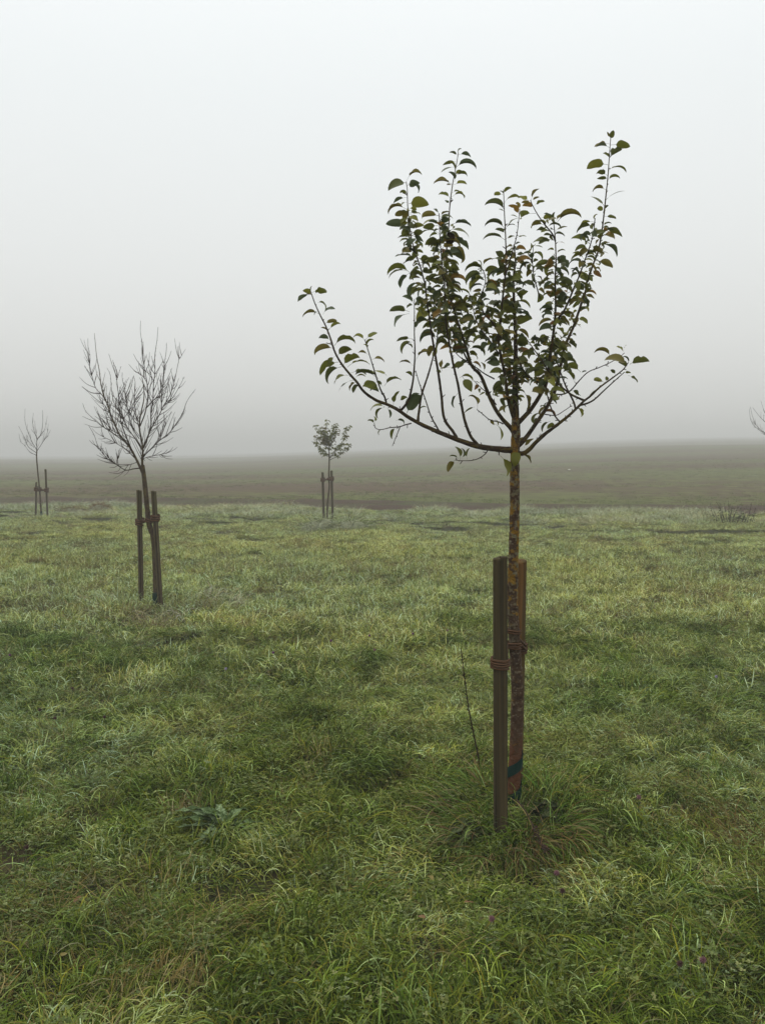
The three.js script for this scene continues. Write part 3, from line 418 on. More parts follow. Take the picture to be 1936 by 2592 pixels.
const tp2 = smallTree('bare_tree', 'bare tree with upswept twigs and crooked trunk between two tall stakes', 'bare young trees', D2, px4(668, 2010), [px4(668, 2010), px4(662, 1850), px4(655, 1680), px4(640, 1540), px4(622, 1500), px4(606, 1400), px4(592, 1260), px4(578, 1130), px4(570, 1075)], 8.6, 5.4, [
  [[910, 1990, 860, 1880, 780, 1720, 720, 1630, 620, 1510, 560, 1380, 500, 1230, 460, 1110, 420, 1020, 385, 870, 360, 680, 330, 520, 315, 380, 300, 220], 4.2, 0.5, 0, -0.6],
  [[905, 1990, 908, 1880, 915, 1700, 900, 1580, 875, 1450, 875, 1340, 900, 1200, 930, 1050, 925, 880, 905, 780], 4.2, 0.9, 0, 0.2],
  [[880, 1400, 940, 1250, 975, 1080, 980, 950, 955, 760, 925, 580, 910, 370, 885, 200, 888, 60], 2, 0.45, 0.1, -0.4],
  [[925, 1680, 1000, 1480, 1020, 1390, 1020, 1250, 1045, 1080, 1050, 900, 1070, 700, 1070, 490, 1095, 320, 1110, 140], 2.4, 0.45, 0, 0.7],
  [[925, 1660, 1030, 1420, 1130, 1250, 1170, 1160, 1260, 1010, 1320, 820, 1355, 650, 1375, 540, 1370, 380], 2.2, 0.45, 0, -0.7],
  [[1170, 1160, 1300, 1030, 1390, 880, 1445, 770], 1.2, 0.45, -0.4, -0.2], [[1370, 560, 1410, 500, 1460, 420], 0.8, 0.4, -0.6, -0.8],
  [[920, 1800, 950, 1760, 1020, 1690, 1110, 1600, 1260, 1480, 1340, 1370, 1420, 1240, 1480, 1080, 1585, 930], 2, 0.45, 0, 0.5],
  [[910, 1830, 940, 1808, 1040, 1780, 1200, 1750, 1300, 1710, 1355, 1670], 1.1, 0.4, 0, 0.9],
  [[1150, 1190, 1160, 1000, 1180, 800, 1190, 600, 1210, 480, 1220, 340], 1.5, 0.45, -0.3, 0.3],
  [[880, 1935, 800, 1945, 700, 1960, 580, 1890, 450, 1800, 340, 1640, 300, 1520, 225, 1390], 1.7, 0.45, 0, 0.8],
  [[840, 1860, 760, 1890, 650, 1910, 580, 1890, 470, 1790, 350, 1690, 320, 1640], 1, 0.4, 0, 1.0],
  [[800, 1790, 700, 1700, 560, 1610, 420, 1540, 330, 1490, 270, 1430], 1.4, 0.4, 0, -0.8],
  [[740, 1640, 600, 1540, 480, 1450, 380, 1390, 290, 1310, 190, 1210, 150, 1110], 1.6, 0.45, -0.1, 0.5],
  [[520, 1270, 440, 1150, 370, 1060, 320, 970], 1.1, 0.4, -0.2, 0.2],
  [[418, 1025, 320, 920, 280, 800, 240, 640, 200, 570, 170, 520], 1.3, 0.4, -0.35, -0.8], [[240, 650, 245, 500, 225, 400], 0.8, 0.4, -0.6, -0.5],
  [[780, 1720, 690, 1500, 640, 1350, 620, 1200, 605, 1000, 585, 820, 555, 680, 535, 560], 2.3, 0.45, 0, 0.6],
  [[905, 1700, 820, 1560, 720, 1420, 650, 1270, 560, 1130, 520, 950, 500, 740, 460, 660], 1.9, 0.45, 0, -0.7],
  [[870, 1560, 770, 1400, 740, 1250, 710, 1110, 690, 950, 655, 800, 655, 720], 1.5, 0.45, 0.05, 0.9],
  [[670, 1310, 760, 1180, 830, 1040, 880, 960, 940, 860], 1, 0.4, 0.2, -0.2], [[870, 1390, 800, 1330, 740, 1200, 650, 1050, 620, 900], 1.2, 0.4, 0.1, 0.7],
  [[985, 960, 1030, 800, 1000, 690, 985, 560], 0.8, 0.4, -0.2, 0.2], [[1060, 1070, 1130, 1000, 1160, 860, 1180, 700, 1170, 560], 1, 0.4, 0.3, 0.8],
  [[560, 1380, 470, 1260, 420, 1150, 400, 1030], 1, 0.4, -0.2, -0.9], [[640, 1520, 520, 1450, 420, 1330, 330, 1230], 1, 0.4, -0.1, -0.6],
  [[880, 1480, 830, 1250, 810, 1050, 820, 860, 800, 760], 1.2, 0.4, 0.05, -0.9], [[1110, 1600, 1150, 1480, 1230, 1340, 1280, 1210], 1, 0.4, 0.2, -0.3], [[585, 820, 620, 700, 640, 640], 0.8, 0.4, 0.5, 0.3],
  [[720, 1120, 690, 900, 740, 780], 0.8, 0.4, 0.6, 0.2], [[955, 800, 880, 740, 830, 640], 0.8, 0.4, -0.2, -0.6], [[580, 1880, 600, 1760, 630, 1680], 0.8, 0.4, 0.5, 0.2],
], cF, { twigs: 17, twigLen: 0.19, depth: 0.55 });
const s2a = stake(358.5, 1527, 353, 1241, 9.42, 13, WOOD[2], 'slim upright stake beside the crooked bare trunk, standing apart from it', 'stakes');
const s2b = stake(406.5, 1524, 389.5, 1243, 9.3, 13.6, WOOD[2], 'leaning stake touching the foot of the crooked bare trunk', 'stakes');
function simpleTie(label, a, b, trunk, rope, tr, yA, yB) {
  const o = a.at(yA), t = thing('rope_tie', o, label, 'rope', 'rope ties'); let m = trunk[0]; for (const p of trunk) if (Math.abs(p.y - yA) < Math.abs(m.y - yA)) m = p; m = V(m.x, (yA + yB) / 2, m.z);
  coil(t, o, a, yA, 3, rope); coil(t, o, b, yB, 3, rope); coil(t, o, { at: () => m, r: tr }, 0, 2, rope, 0.002);
  strand(t, o, a.at(yA).add(V(a.r, 0, 0)), m.clone().add(V(-tr, 0, 0.01)), rope * 1.3, 0.006); strand(t, o, m.clone().add(V(tr, 0, 0.01)), b.at(yB).add(V(-b.r, 0, 0)), rope * 1.3, 0.006);
}
simpleTie('dark rope joining two stakes to the crooked bare trunk', s2a, s2b, tp2, 0.012, 0.03, at(356, 1321, 9.4).y, at(395, 1311, 9.3).y);
guard('dark green wrap round the foot of the crooked bare trunk', tp2, 0.037, tp2[0].y + 0.06, tp2[0].y + 0.2, 3, 0.05);

const D3 = 21.7;
const tp3 = smallTree('leafy_tree', 'small leafy tree in the haze beyond the lichen tree, a frosty heap at its foot', null, D3, [705, 1595], [[705, 1600], [712, 1400], [735, 1180], [730, 1000], [735, 800], [735, 690]], 2.6, 1.7, [
  [[735, 720, 720, 500, 705, 320, 700, 225], 1.4, 0.4, 0, 0], [[735, 660, 790, 450, 800, 295], 1.1, 0.4, 0, 0.7], [[730, 740, 640, 650, 570, 590, 490, 535], 1.1, 0.4, 0, 0.5], [[732, 670, 640, 500, 580, 380, 545, 310], 1.1, 0.4, 0, -0.6],
  [[740, 800, 770, 780, 860, 740, 950, 660, 1040, 570], 1.1, 0.4, 0, 0.4], [[745, 770, 850, 640, 940, 500, 970, 390, 1015, 330], 1.1, 0.35, 0, -0.5], [[742, 760, 830, 640, 900, 590, 1000, 570], 0.9, 0.35, 0, 0.9], [[735, 760, 680, 720, 580, 665], 0.8, 0.35, 0, -0.9], [[725, 560, 660, 420, 600, 360], 0.8, 0.35, 0, 0.9], [[728, 560, 790, 400, 830, 300], 0.8, 0.35, 0, -0.9], [[730, 640, 620, 560, 540, 450], 0.8, 0.35, 0, -0.3],
  [[735, 600, 820, 480, 850, 380], 0.8, 0.35, 0, 0.3], [[940, 500, 980, 460, 990, 480], 0.6, 0.3, -0.2, -0.2], [[735, 640, 690, 480, 650, 330], 0.8, 0.35, 0, 0.4],
], c5, { twigs: 7, twigLen: 0.13, depth: 0.5, leaves: 46, leafSize: 0.082 });
const s3a = stake(...c5(658, 1590), ...c5(643, 968), 21.6, 6.4, WOOD[2], 'plain stake beside the small leafy tree, the shorter one of its two', 'stakes');
const s3b = stake(...c5(782, 1610), ...c5(766, 943), 21.5, 6.0, WOOD[2], 'plain stake beside the small leafy tree, the taller one of its two', 'stakes');
simpleTie('rope between the two stakes of the small leafy tree', s3a, s3b, tp3, 0.016, 0.022, at(...c5(640, 1070), 21.6).y, at(...c5(770, 1055), 21.5).y);

const D4 = 22.3;
const tp4 = smallTree('bare_tree', 'thin bare tree in the haze between two stakes of unequal height', 'bare young trees', D4, [585, 1690], [[585, 1695], [570, 1500], [555, 1300], [530, 1050], [515, 850], [520, 770]], 2.2, 1.5, [
  [[520, 790, 525, 610, 570, 560, 600, 400, 600, 210], 1.1, 0.35, 0, 0.2], [[525, 620, 480, 500, 460, 400, 470, 250], 0.7, 0.3, 0, -0.4], [[520, 770, 450, 650, 400, 520, 355, 370, 355, 190], 0.9, 0.3, 0, 0.5], [[505, 800, 400, 720, 350, 600, 300, 500, 265, 430], 0.9, 0.3, 0, -0.6], [[480, 730, 370, 620, 345, 600], 0.6, 0.3, 0, 0.9], [[525, 775, 600, 660, 670, 560, 710, 490], 0.9, 0.3, 0, 0.6], [[600, 660, 660, 540, 680, 400], 0.6, 0.3, 0.3, -0.2], [[545, 600, 630, 470, 665, 290], 0.6, 0.3, 0, -0.8], [[510, 840, 420, 790, 340, 690, 295, 655, 270, 540], 0.6, 0.3, 0, 0.4], [[525, 620, 500, 500, 490, 360], 0.6, 0.3, 0, 0.8],
], c6, { twigs: 7, twigLen: 0.14, depth: 0.5 });
const s4a = stake(...c6(503, 1690), ...c6(511, 1215), 22.2, 4.8, WOOD[2], 'short stake beside the thin hazy bare tree', 'stakes');
const s4b = stake(...c6(668, 1680), ...c6(640, 1035), 22.2, 5, WOOD[2], 'tall stake beside the thin hazy bare tree', 'stakes');
simpleTie('sagging rope between the unequal stakes of the thin hazy tree', s4a, s4b, tp4, 0.018, 0.022, at(...c6(510, 1310), 22.2).y, at(...c6(650, 1325), 22.2).y);
guard('blue-green wrap round the foot of the thin hazy tree', tp4, 0.024, tp4[0].y + 0.05, tp4[0].y + 0.22, 3, 0.07);
smallTree('bare_tree', 'bare twiggy tree standing beside the dark tangled weed shrub', 'bare young trees', 20.5, [1760, 1390], [[1765, 1395], [1760, 1100], [1750, 800], [1745, 640]], 2.8, 2, [
  [[1745, 660, 1700, 600, 1600, 530, 1540, 480, 1510, 420, 1498, 320], 1, 0.3, 0, 0.3], [[1740, 620, 1660, 560, 1580, 500, 1530, 400, 1508, 300], 0.9, 0.3, 0, -0.3], [[1745, 580, 1680, 480, 1600, 400, 1530, 310], 0.9, 0.3, 0, 0.6], [[1745, 540, 1690, 450, 1640, 340, 1608, 245], 0.9, 0.3, 0, -0.6], [[1745, 640, 1745, 400, 1735, 150, 1740, 60], 1.2, 0.3, 0, 0], [[1745, 620, 1800, 480, 1880, 330, 1900, 200], 1, 0.3, 0, 0.4], [[1745, 640, 1850, 540, 1960, 450, 2000, 330], 1, 0.3, 0, -0.4], [[1745, 560, 1700, 350, 1680, 180], 0.8, 0.3, 0, 0.8], [[1745, 520, 1810, 330, 1820, 140], 0.8, 0.3, 0, -0.8],
], c7, { twigs: 8, twigLen: 0.15, depth: 0.55 });

// ---------------------------------------------------------------- grass
const PAL = {
  mat: [[[0.0831, 0.118, 0.0154], 5], [[0.138, 0.165, 0.0224], 3.5], [[0.216, 0.284, 0.0768], 2.2], [[0.0333, 0.0527, 0.00822], 4], [[0.184, 0.173, 0.0413], 1.6], [[0.35, 0.458, 0.189], 0.9]],
  turf: [[[0.229, 0.281, 0.0589], 4], [[0.308, 0.336, 0.0817], 4], [[0.42, 0.5, 0.211], 3.6], [[0.0866, 0.12, 0.0256], 3.4], [[0.37, 0.336, 0.128], 2.2], [[0.569, 0.674, 0.397], 2.8]],
  rime: [[[0.191, 0.247, 0.0501], 4], [[0.257, 0.296, 0.0695], 4], [[0.351, 0.44, 0.179], 3.6], [[0.0723, 0.105, 0.0217], 3.4], [[0.309, 0.296, 0.109], 2.2], [[0.475, 0.592, 0.338], 2]],
  lush: [[[0.0699, 0.111, 0.0126], 6], [[0.107, 0.154, 0.0178], 3.6], [[0.172, 0.249, 0.0608], 2], [[0.0289, 0.0529, 0.00684], 5], [[0.172, 0.175, 0.0211], 1.1], [[0.313, 0.419, 0.153], 0.7]],
  frost: [[[0.342, 0.375, 0.213], 5], [[0.497, 0.541, 0.383], 4], [[0.207, 0.229, 0.0906], 3], [[0.373, 0.322, 0.18], 2]],
  dry: [[[0.181, 0.15, 0.0598], 5], [[0.133, 0.0972, 0.0336], 2], [[0.236, 0.213, 0.11], 2.5], [[0.102, 0.115, 0.0292], 3]],
  rust: [[[0.15, 0.08, 0.03], 4], [[0.2, 0.125, 0.045], 3], [[0.12, 0.105, 0.032], 3]],
  clover: [[[0.075, 0.105, 0.028], 4], [[0.11, 0.14, 0.05], 2], [[0.16, 0.19, 0.09], 1]],
};
function fromPal(p) { let t = 0; for (const [, w] of p) t += w; let k = rnd() * t; for (const [c, w] of p) if ((k -= w) <= 0) return c; return p[0][0]; }
function blade(out, x, y, z, az, e0, L, w, bend, segs, col) {
  const b0 = out.pos.length / 3, ca = Math.cos(az), sa = Math.sin(az); let e = e0, h = 0, d = 0; const roll = rr(-0.9, 0.9), sway = rr(-1.3, 1.3); let a2 = az;
  let px = x, py = y, pz = z;
  for (let i = 0; i <= segs; i++) {
    const t = i / segs, ww = w * 0.5 * (t < 0.25 ? 0.75 + t : 1 - Math.pow((t - 0.25) / 0.75, 1.8) * 0.92);
    const lx = -Math.sin(a2) * Math.cos(roll), lz = Math.cos(a2) * Math.cos(roll), ly = Math.sin(roll), j = rr(0.88, 1.12);
    out.pos.push(px - lx * ww, py - ly * ww, pz - lz * ww, px + lx * ww, py + ly * ww, pz + lz * ww);
    for (let k = 0; k < 2; k++) out.col.push(col[0] * j, col[1] * j, col[2] * j);
    if (i < segs) { const s = L / segs; px += Math.cos(a2) * Math.cos(e) * s; pz += Math.sin(a2) * Math.cos(e) * s; py += Math.sin(e) * s; e -= bend / segs * (0.5 + t * 1.2); a2 += sway / segs; }
  }
  for (let i = 0; i < segs; i++) { const a = b0 + i * 2; out.idx.push(a, a + 1, a + 2, a + 1, a + 3, a + 2); }
}
function bladesGeo(out) { const g = new THREE.BufferGeometry(); g.setAttribute('position', new THREE.Float32BufferAttribute(out.pos, 3)); g.setAttribute('color', new THREE.Float32BufferAttribute(out.col, 3)); g.setIndex(out.idx); g.computeVertexNormals(); return g; }
function trefoil(out, x, y, z, s, col) {
  for (let k = 0; k < 3; k++) { const a = k * 2.094 + rr(-0.2, 0.2), b0 = out.pos.length / 3, ca = Math.cos(a), sa = Math.sin(a); const P = [[0, 0], [0.5, -0.45], [1, -0.25], [1, 0.25], [0.5, 0.45]]; for (const [u, v] of P) { out.pos.push(x + (ca * u - sa * v) * s, y + s * 0.25 * u, z + (sa * u + ca * v) * s); out.col.push(...col); } out.idx.push(b0, b0 + 1, b0 + 2, b0, b0 + 2, b0 + 3, b0, b0 + 3, b0 + 4); }
}
function tuftInto(out, { n, R, L, w, e = [0.5, 1.4], bend = [0.8, 2.4], pal, segs = 5, comb = 0, clover = 0, pow = 0.6 }, cx = 0, cy = 0, cz = 0, dir = 0, k = 1, shade = [1, 1, 1]) {
  const c3 = (c) => [c[0] * shade[0], c[1] * shade[1], c[2] * shade[2]];
  for (let i = 0; i < n; i++) { const a = rnd() * 6.283, r = R * k * Math.pow(rnd(), pow), az = rnd() < comb ? dir + rr(-0.6, 0.6) : rnd() * 6.283; blade(out, cx + Math.cos(a) * r, cy - 0.015, cz + Math.sin(a) * r, az, rr(...e), rr(...L) * k, rr(...w), rr(...bend), segs, c3(fromPal(pal))); }
  for (let i = 0; i < clover; i++) { const a = rnd() * 6.283, r = R * rnd(); trefoil(out, cx + Math.cos(a) * r, cy + rr(0.02, 0.075), cz + Math.sin(a) * r, rr(0.005, 0.011), c3(fromPal(PAL.clover))); }
}
function tuft(o) { const out = { pos: [], col: [], idx: [] }; tuftInto(out, o); return bladesGeo(out); }
const KIND = {
  mat: { n: 46, R: 0.085, L: [0.05, 0.12], w: [0.0022, 0.004], e: [-0.1, 1.1], bend: [0.5, 3.2], pal: PAL.mat, comb: 0.5, segs: 4 },
  clover: { n: 26, R: 0.08, L: [0.05, 0.13], w: [0.002, 0.0034], e: [0.2, 1.3], pal: PAL.mat, clover: 16 },
  matf: { n: 46, R: 0.085, L: [0.04, 0.11], w: [0.0022, 0.0042], e: [-0.1, 1.15], bend: [0.6, 3.2], pal: PAL.rime, comb: 0.45, segs: 4 },
  lush: { n: 54, R: 0.06, L: [0.07, 0.16], w: [0.0026, 0.0046], e: [0.2, 1.25], bend: [1.8, 3.8], pal: PAL.lush, comb: 0.65, segs: 6 },
  dry: { n: 36, R: 0.09, L: [0.05, 0.14], w: [0.002, 0.0034], e: [0.0, 1.0], bend: [0.3, 2.2], pal: PAL.dry, comb: 0.4, segs: 4 },
  short: { n: 44, R: 0.11, L: [0.045, 0.11], w: [0.003, 0.0055], e: [0.1, 1.4], bend: [0.6, 2.4], pal: PAL.turf, comb: 0.3, segs: 4 },
  shortdry: { n: 36, R: 0.11, L: [0.045, 0.11], w: [0.003, 0.0055], e: [0.1, 1.2], bend: [0.4, 2], pal: PAL.dry, segs: 4 },
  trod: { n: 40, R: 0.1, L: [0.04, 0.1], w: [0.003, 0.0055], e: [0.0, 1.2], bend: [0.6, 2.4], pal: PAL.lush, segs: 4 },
  frost: { n: 50, R: 0.15, L: [0.12, 0.32], w: [0.004, 0.008], e: [0.3, 1.3], bend: [0.9, 2.6], pal: PAL.frost, comb: 0.5, segs: 4 },
  crop: { n: 20, R: 0.16, L: [0.05, 0.11], w: [0.005, 0.01], e: [0.5, 1.4], bend: [0.4, 1.6], pal: PAL.lush, segs: 3 },
  tussock: { n: 60, R: 0.05, L: [0.18, 0.36], w: [0.003, 0.0055], e: [0.6, 1.4], bend: [1.3, 2.7], pal: [...PAL.lush, [[0.16, 0.1, 0.04], 3], [[0.22, 0.18, 0.08], 2]], comb: 0.85, segs: 7 },
  rust: { n: 70, R: 0.12, L: [0.14, 0.32], w: [0.0016, 0.003], e: [0.3, 1.2], bend: [0.4, 1.6], pal: PAL.rust, comb: 0.6 },
};
// a round patch of turf made of many tufts, each with its own lie, height and tone
function patch(R, dens, mixOf, size = [0.7, 1.25], lump = 0.03) {
  const out = { pos: [], col: [], idx: [] }, s0 = rnd() * 90, n = Math.round(Math.PI * R * R * dens);
  for (let i = 0; i < n; i++) {
    const a = rnd() * 6.283, r = R * Math.sqrt(rnd()), x = Math.cos(a) * r, z = Math.sin(a) * r, h = fbm(x * 5.5 + s0, z * 5.5, 2, 3), b = rr(0.82, 1.18), y = rr(-0.12, 0.14); if (h < 0.36 && rnd() < 0.3) continue;
    tuftInto(out, KIND[fromPal(mixOf)], x, (h - 0.5) * 2 * lump, z, fbm(x * 2.4 + s0, z * 2.4, 2, 7) * 15, lerp(size[0], size[1], h) * rr(0.85, 1.15), [b * (1 + y), b * (1 + y * 0.3), b * (1 - y * 0.8)]);
  }
  return bladesGeo(out);
}
const T = {};
const rep = (n, f) => Array.from({ length: n }, f);
const mixes = { frosty: [['matf', 7], ['lush', 1.4], ['clover', 1.2], ['dry', 1]], plain: [['mat', 6], ['clover', 1.5], ['dry', 1.0], ['lush', 2]], rich: [['lush', 4], ['mat', 5], ['clover', 1]], straw: [['dry', 3], ['mat', 5], ['clover', 1], ['lush', 1]], low: [['short', 7], ['shortdry', 2], ['trod', 1.4]], lowdry: [['short', 5], ['shortdry', 4]], far: [['short', 6], ['shortdry', 2.5], ['lush', 0.5]] };
T.plain = rep(8, () => patch(0.3, 340, mixes.plain, [0.5, 1.35], 0.09));
T.frosty = rep(7, () => patch(0.3, 340, mixes.frosty, [0.45, 1.35], 0.09));
T.rich = rep(7, () => patch(0.3, 310, mixes.rich, [0.45, 1.3], 0.1));
T.straw = rep(4, () => patch(0.3, 270, mixes.straw, [0.6, 1.15], 0.045));
T.low = rep(6, () => patch(0.42, 150, mixes.low, [0.45, 1.5], 0.1));
T.lowdry = rep(4, () => patch(0.42, 140, mixes.lowdry, [0.5, 1.45], 0.075));
T.far = rep(5, () => patch(0.5, 100, mixes.far, [0.6, 1.8], 0.085));
for (const k of ['lush', 'dry', 'frost', 'crop', 'rust', 'mat', 'short', 'trod', 'tussock']) T[k] = rep(4, () => tuft(KIND[k]));
let tris = 0; for (const k in T) for (const g of T[k]) tris += g.index.count / 3; console.log('grass triangles', tris);
const grassMat = std({ color: 0xffffff, vertexColors: true, roughness: 0.9, specularIntensity: 0.12 });
const sets = new Map();
const eul = new THREE.Euler(), qt = new THREE.Quaternion(), q2 = new THREE.Quaternion();
function put(kind, x, z, yaw, s, tint, y = meadowY(x, z), sy = s) {
  const g = pick(T[kind]); if (!sets.has(g)) sets.set(g, { kind, m: [], c: [] }); const e = sets.get(g), d = 0.15;
  const nrm = V(meadowY(x - d, z) - meadowY(x + d, z), 2 * d, meadowY(x, z - d) - meadowY(x, z + d)).normalize();
  eul.set(rr(-0.06, 0.06), yaw, rr(-0.06, 0.06)); qt.setFromEuler(eul); if (kind !== 'crop') qt.premultiply(q2.setFromUnitVectors(V(0, 1, 0), nrm));
  e.m.push(new THREE.Matrix4().compose(V(x, y, z), qt, V(s, sy, s))); e.c.push(tint);
}
function tintAt(x, z) { const hue = fbm(x * 0.4, z * 0.4, 3, 55), fine = fbm(x * 1.6, z * 1.6, 2, 90), br = lerp(0.93, 1.07, fine) * rr(0.86, 1.14), yel = clamp((hue - 0.46) * 0.7 + rr(-0.1, 0.1), -0.1, 0.2); return [br * (1 + yel * 0.4), br * (1 + yel * 0.08), br * (1 - yel * 0.5)]; }
// turf in jittered rows: small patches close by, wider ones further off
for (const [d0, d1, step] of [[1.6, 9, 0.31], [6.4, 17, 0.46], [17, 30, 0.58]]) for (let d = d0; d < d1; d += step) {
  const half = d * 0.5 + 1.4;
  for (let x0 = -half; x0 < half; x0 += step) {
    const x = x0 + rr(-0.28, 0.28) * step, z = -(d + rr(-0.28, 0.28) * step); if (z < edgeZ(x) + 0.35) continue; const rd = d > 15 ? rutDist(x, z) : 9; if (rd < 0.62 || (d < 9 && d > 6.4 && rnd() < (d0 < 2 ? smooth(6.4, 9, d) : smooth(9, 6.4, d)))) continue;
    const l = lush(x, z), dry = fbm(x * 0.8 + 40, z * 0.8, 4, 71), kind = d0 < 2 ? (dry + rr(-0.14, 0.14) > 0.64 ? 'straw' : l + rr(-0.2, 0.2) > 0.63 ? 'rich' : rnd() < lerp(0.28, 0.97, smooth(2.6, 5.6, d)) ? 'frosty' : 'plain') : d0 < 10 ? (dry + rr(-0.14, 0.14) > 0.57 ? 'lowdry' : 'low') : 'far';
    put(kind, x, z, rnd() * 6.283, rr(0.9, 1.15), tintAt(x, z), meadowY(x, z), lerp(0.7, 1.35, l) * (d > 15 ? 0.65 : 1));
  }
}
// single tussocks, the tall frosted verge and short trodden blades in the wheel tracks, rut shade tinted into their colour
for (let i = 0; i < 900; i++) { const d = Math.sqrt(lerp(4, 240, rnd())), x = rr(-1, 1) * (d * 0.5 + 1.2), z = -d; if (lush(x, z) < 0.5 + rr(-0.12, 0.08) || fbm(x * 2, z * 2, 2, 140) < 0.5) continue; put('lush', x, z, rnd() * 6.28, rr(0.7, 1.15) * (d > 8 ? 0.75 : 1), tintAt(x, z)); }
for (let i = 0; i < 6500; i++) { const x = rr(-19, 19), q = Math.pow(rnd(), 2) * 4.4, z = edgeZ(x) + q - 0.1, big = smooth(0.4, 0.62, fbm(x * 0.7, z * 1.1, 3, 210)); if (rutDist(x, z) < 0.45 || rnd() > 0.2 + big) continue; const t = tintAt(x, z); put(rnd() < 0.78 ? 'frost' : 'dry', x, z, rnd() * 6.28, lerp(0.55, 1.15, big) * rr(0.75, 1.2), t); }
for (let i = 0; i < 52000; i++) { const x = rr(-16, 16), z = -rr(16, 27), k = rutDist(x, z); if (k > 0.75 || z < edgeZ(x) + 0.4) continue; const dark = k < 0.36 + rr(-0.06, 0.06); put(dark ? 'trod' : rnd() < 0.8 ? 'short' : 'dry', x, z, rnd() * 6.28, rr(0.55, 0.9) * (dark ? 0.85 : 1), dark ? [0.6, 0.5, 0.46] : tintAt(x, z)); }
// longer grass left unmown round each trunk and stake
function ring(cx, cz, n, r0, r1, kinds, s) { for (let i = 0; i < n; i++) { const a = rnd() * 6.283, r = lerp(r0, r1, Math.sqrt(rnd())), x = cx + Math.cos(a) * r, z = cz + Math.sin(a) * r; put(pick(kinds), x, z, -a + rr(-0.6, 0.6), rr(0.7, 1.2) * s, [rr(0.8, 1.1), rr(0.8, 1.1), rr(0.75, 1.05)]); } }
ring(foot.x, foot.z + 0.02, 80, 0.08, 0.5, ['lush', 'lush', 'mat', 'dry'], 1.3); ring(foot.x - 0.02, foot.z + 0.08, 40, 0.06, 0.25, ['tussock'], 0.95);
ring(sA.base.x, sA.base.z, 20, 0.05, 0.15, ['tussock'], 0.7);
ring(tp2[0].x, tp2[0].z, 110, 0.05, 0.9, ['lush', 'lush', 'lush', 'frost'], 0.95);
ring(tp2[0].x + 0.75, tp2[0].z + 0.05, 24, 0, 0.35, ['frost', 'lush'], 0.6);
ring(tp4[0].x, tp4[0].z, 60, 0.05, 0.7, ['lush', 'frost'], 0.8);
{ const p = onGround(1925, 2075, 0.04); for (let i = 0; i < 15; i++) put('rust', p.x + 0.04 + rr(-0.3, 0.45), p.z + rr(-0.28, 0.28), rr(2.4, 3.4), rr(0.7, 1.1), [1, 1, 1]); }
{ const p = onGround(1000, 1950, 0.04); for (let i = 0; i < 22; i++) put('lush', p.x + rr(-0.2, 0.2), p.z + rr(-0.15, 0.15), rr(2, 4.4), rr(0.9, 1.25), [1.1, 1.05, 0.7]); }
{ const p = onGround(250, 1850, 0.04); for (let i = 0; i < 26; i++) put('lush', p.x + rr(-0.45, 0.45), p.z + rr(-0.2, 0.1), rr(-1, 1), rr(0.9, 1.2), [0.85, 0.95, 0.8]); }
// rows of seedlings in the sown field, as far as single plants could still be seen
for (let k = 0; k < 16000; k++) {
  const q = Math.pow(rnd(), 1.6) * 60 + 0.3, x = rr(-1, 1) * (14 + q * 0.6) + 0, row = Math.round(q / 0.28) * 0.28 + rr(-0.05, 0.05), z = edgeZ(x) - row; if (fbm(x * 0.16, row * 0.3, 3, 15) < 0.42 + 0.16 * smooth(6, 0, q) + rr(-0.1, 0.1)) continue;
  const s = rr(0.6, 1.1); put('crop', x, z, rnd() * 6.28, s, [rr(0.7, 1.1), rr(0.7, 0.95), rr(0.7, 1)], fieldY(x, z) - 0.005);
}
{
  const NAMES = { mat: 'matted_grass', plain: 'mixed_turf', frosty: 'frosty_turf', rich: 'lush_turf', straw: 'straw_turf', low: 'short_turf', lowdry: 'dry_turf', far: 'distant_turf', lush: 'long_grass', dry: 'dry_grass', short: 'short_grass', trod: 'trodden_shade_grass', tussock: 'tussock_grass', frost: 'frosted_grass', crop: 'seedling', rust: 'rusty_grass' };
  const groups = { meadow: new THREE.Group(), crop: new THREE.Group() };
  groups.meadow.name = 'meadow_grass'; tag(groups.meadow, 'frosted matted meadow grass with clover and dry straw', 'grass', null, 'stuff');
  groups.crop.name = 'field_seedlings'; tag(groups.crop, 'short green seedlings sprouting in rows across the brown field', 'seedlings', null, 'stuff');
  scene.add(groups.meadow, groups.crop);
  let total = 0; const col = new THREE.Color();
  for (const [g, { kind, m, c }] of sets) {
    const im = new THREE.InstancedMesh(g, grassMat, m.length); im.name = NAMES[kind];
    m.forEach((mm, i) => { im.setMatrixAt(i, mm); im.setColorAt(i, col.setRGB(...c[i])); }); im.castShadow = im.receiveShadow = true; im.userData.kind = 'stuff';
    groups[kind === 'crop' ? 'crop' : 'meadow'].add(im); total += m.length;
  }
  console.log('tufts', total);
}

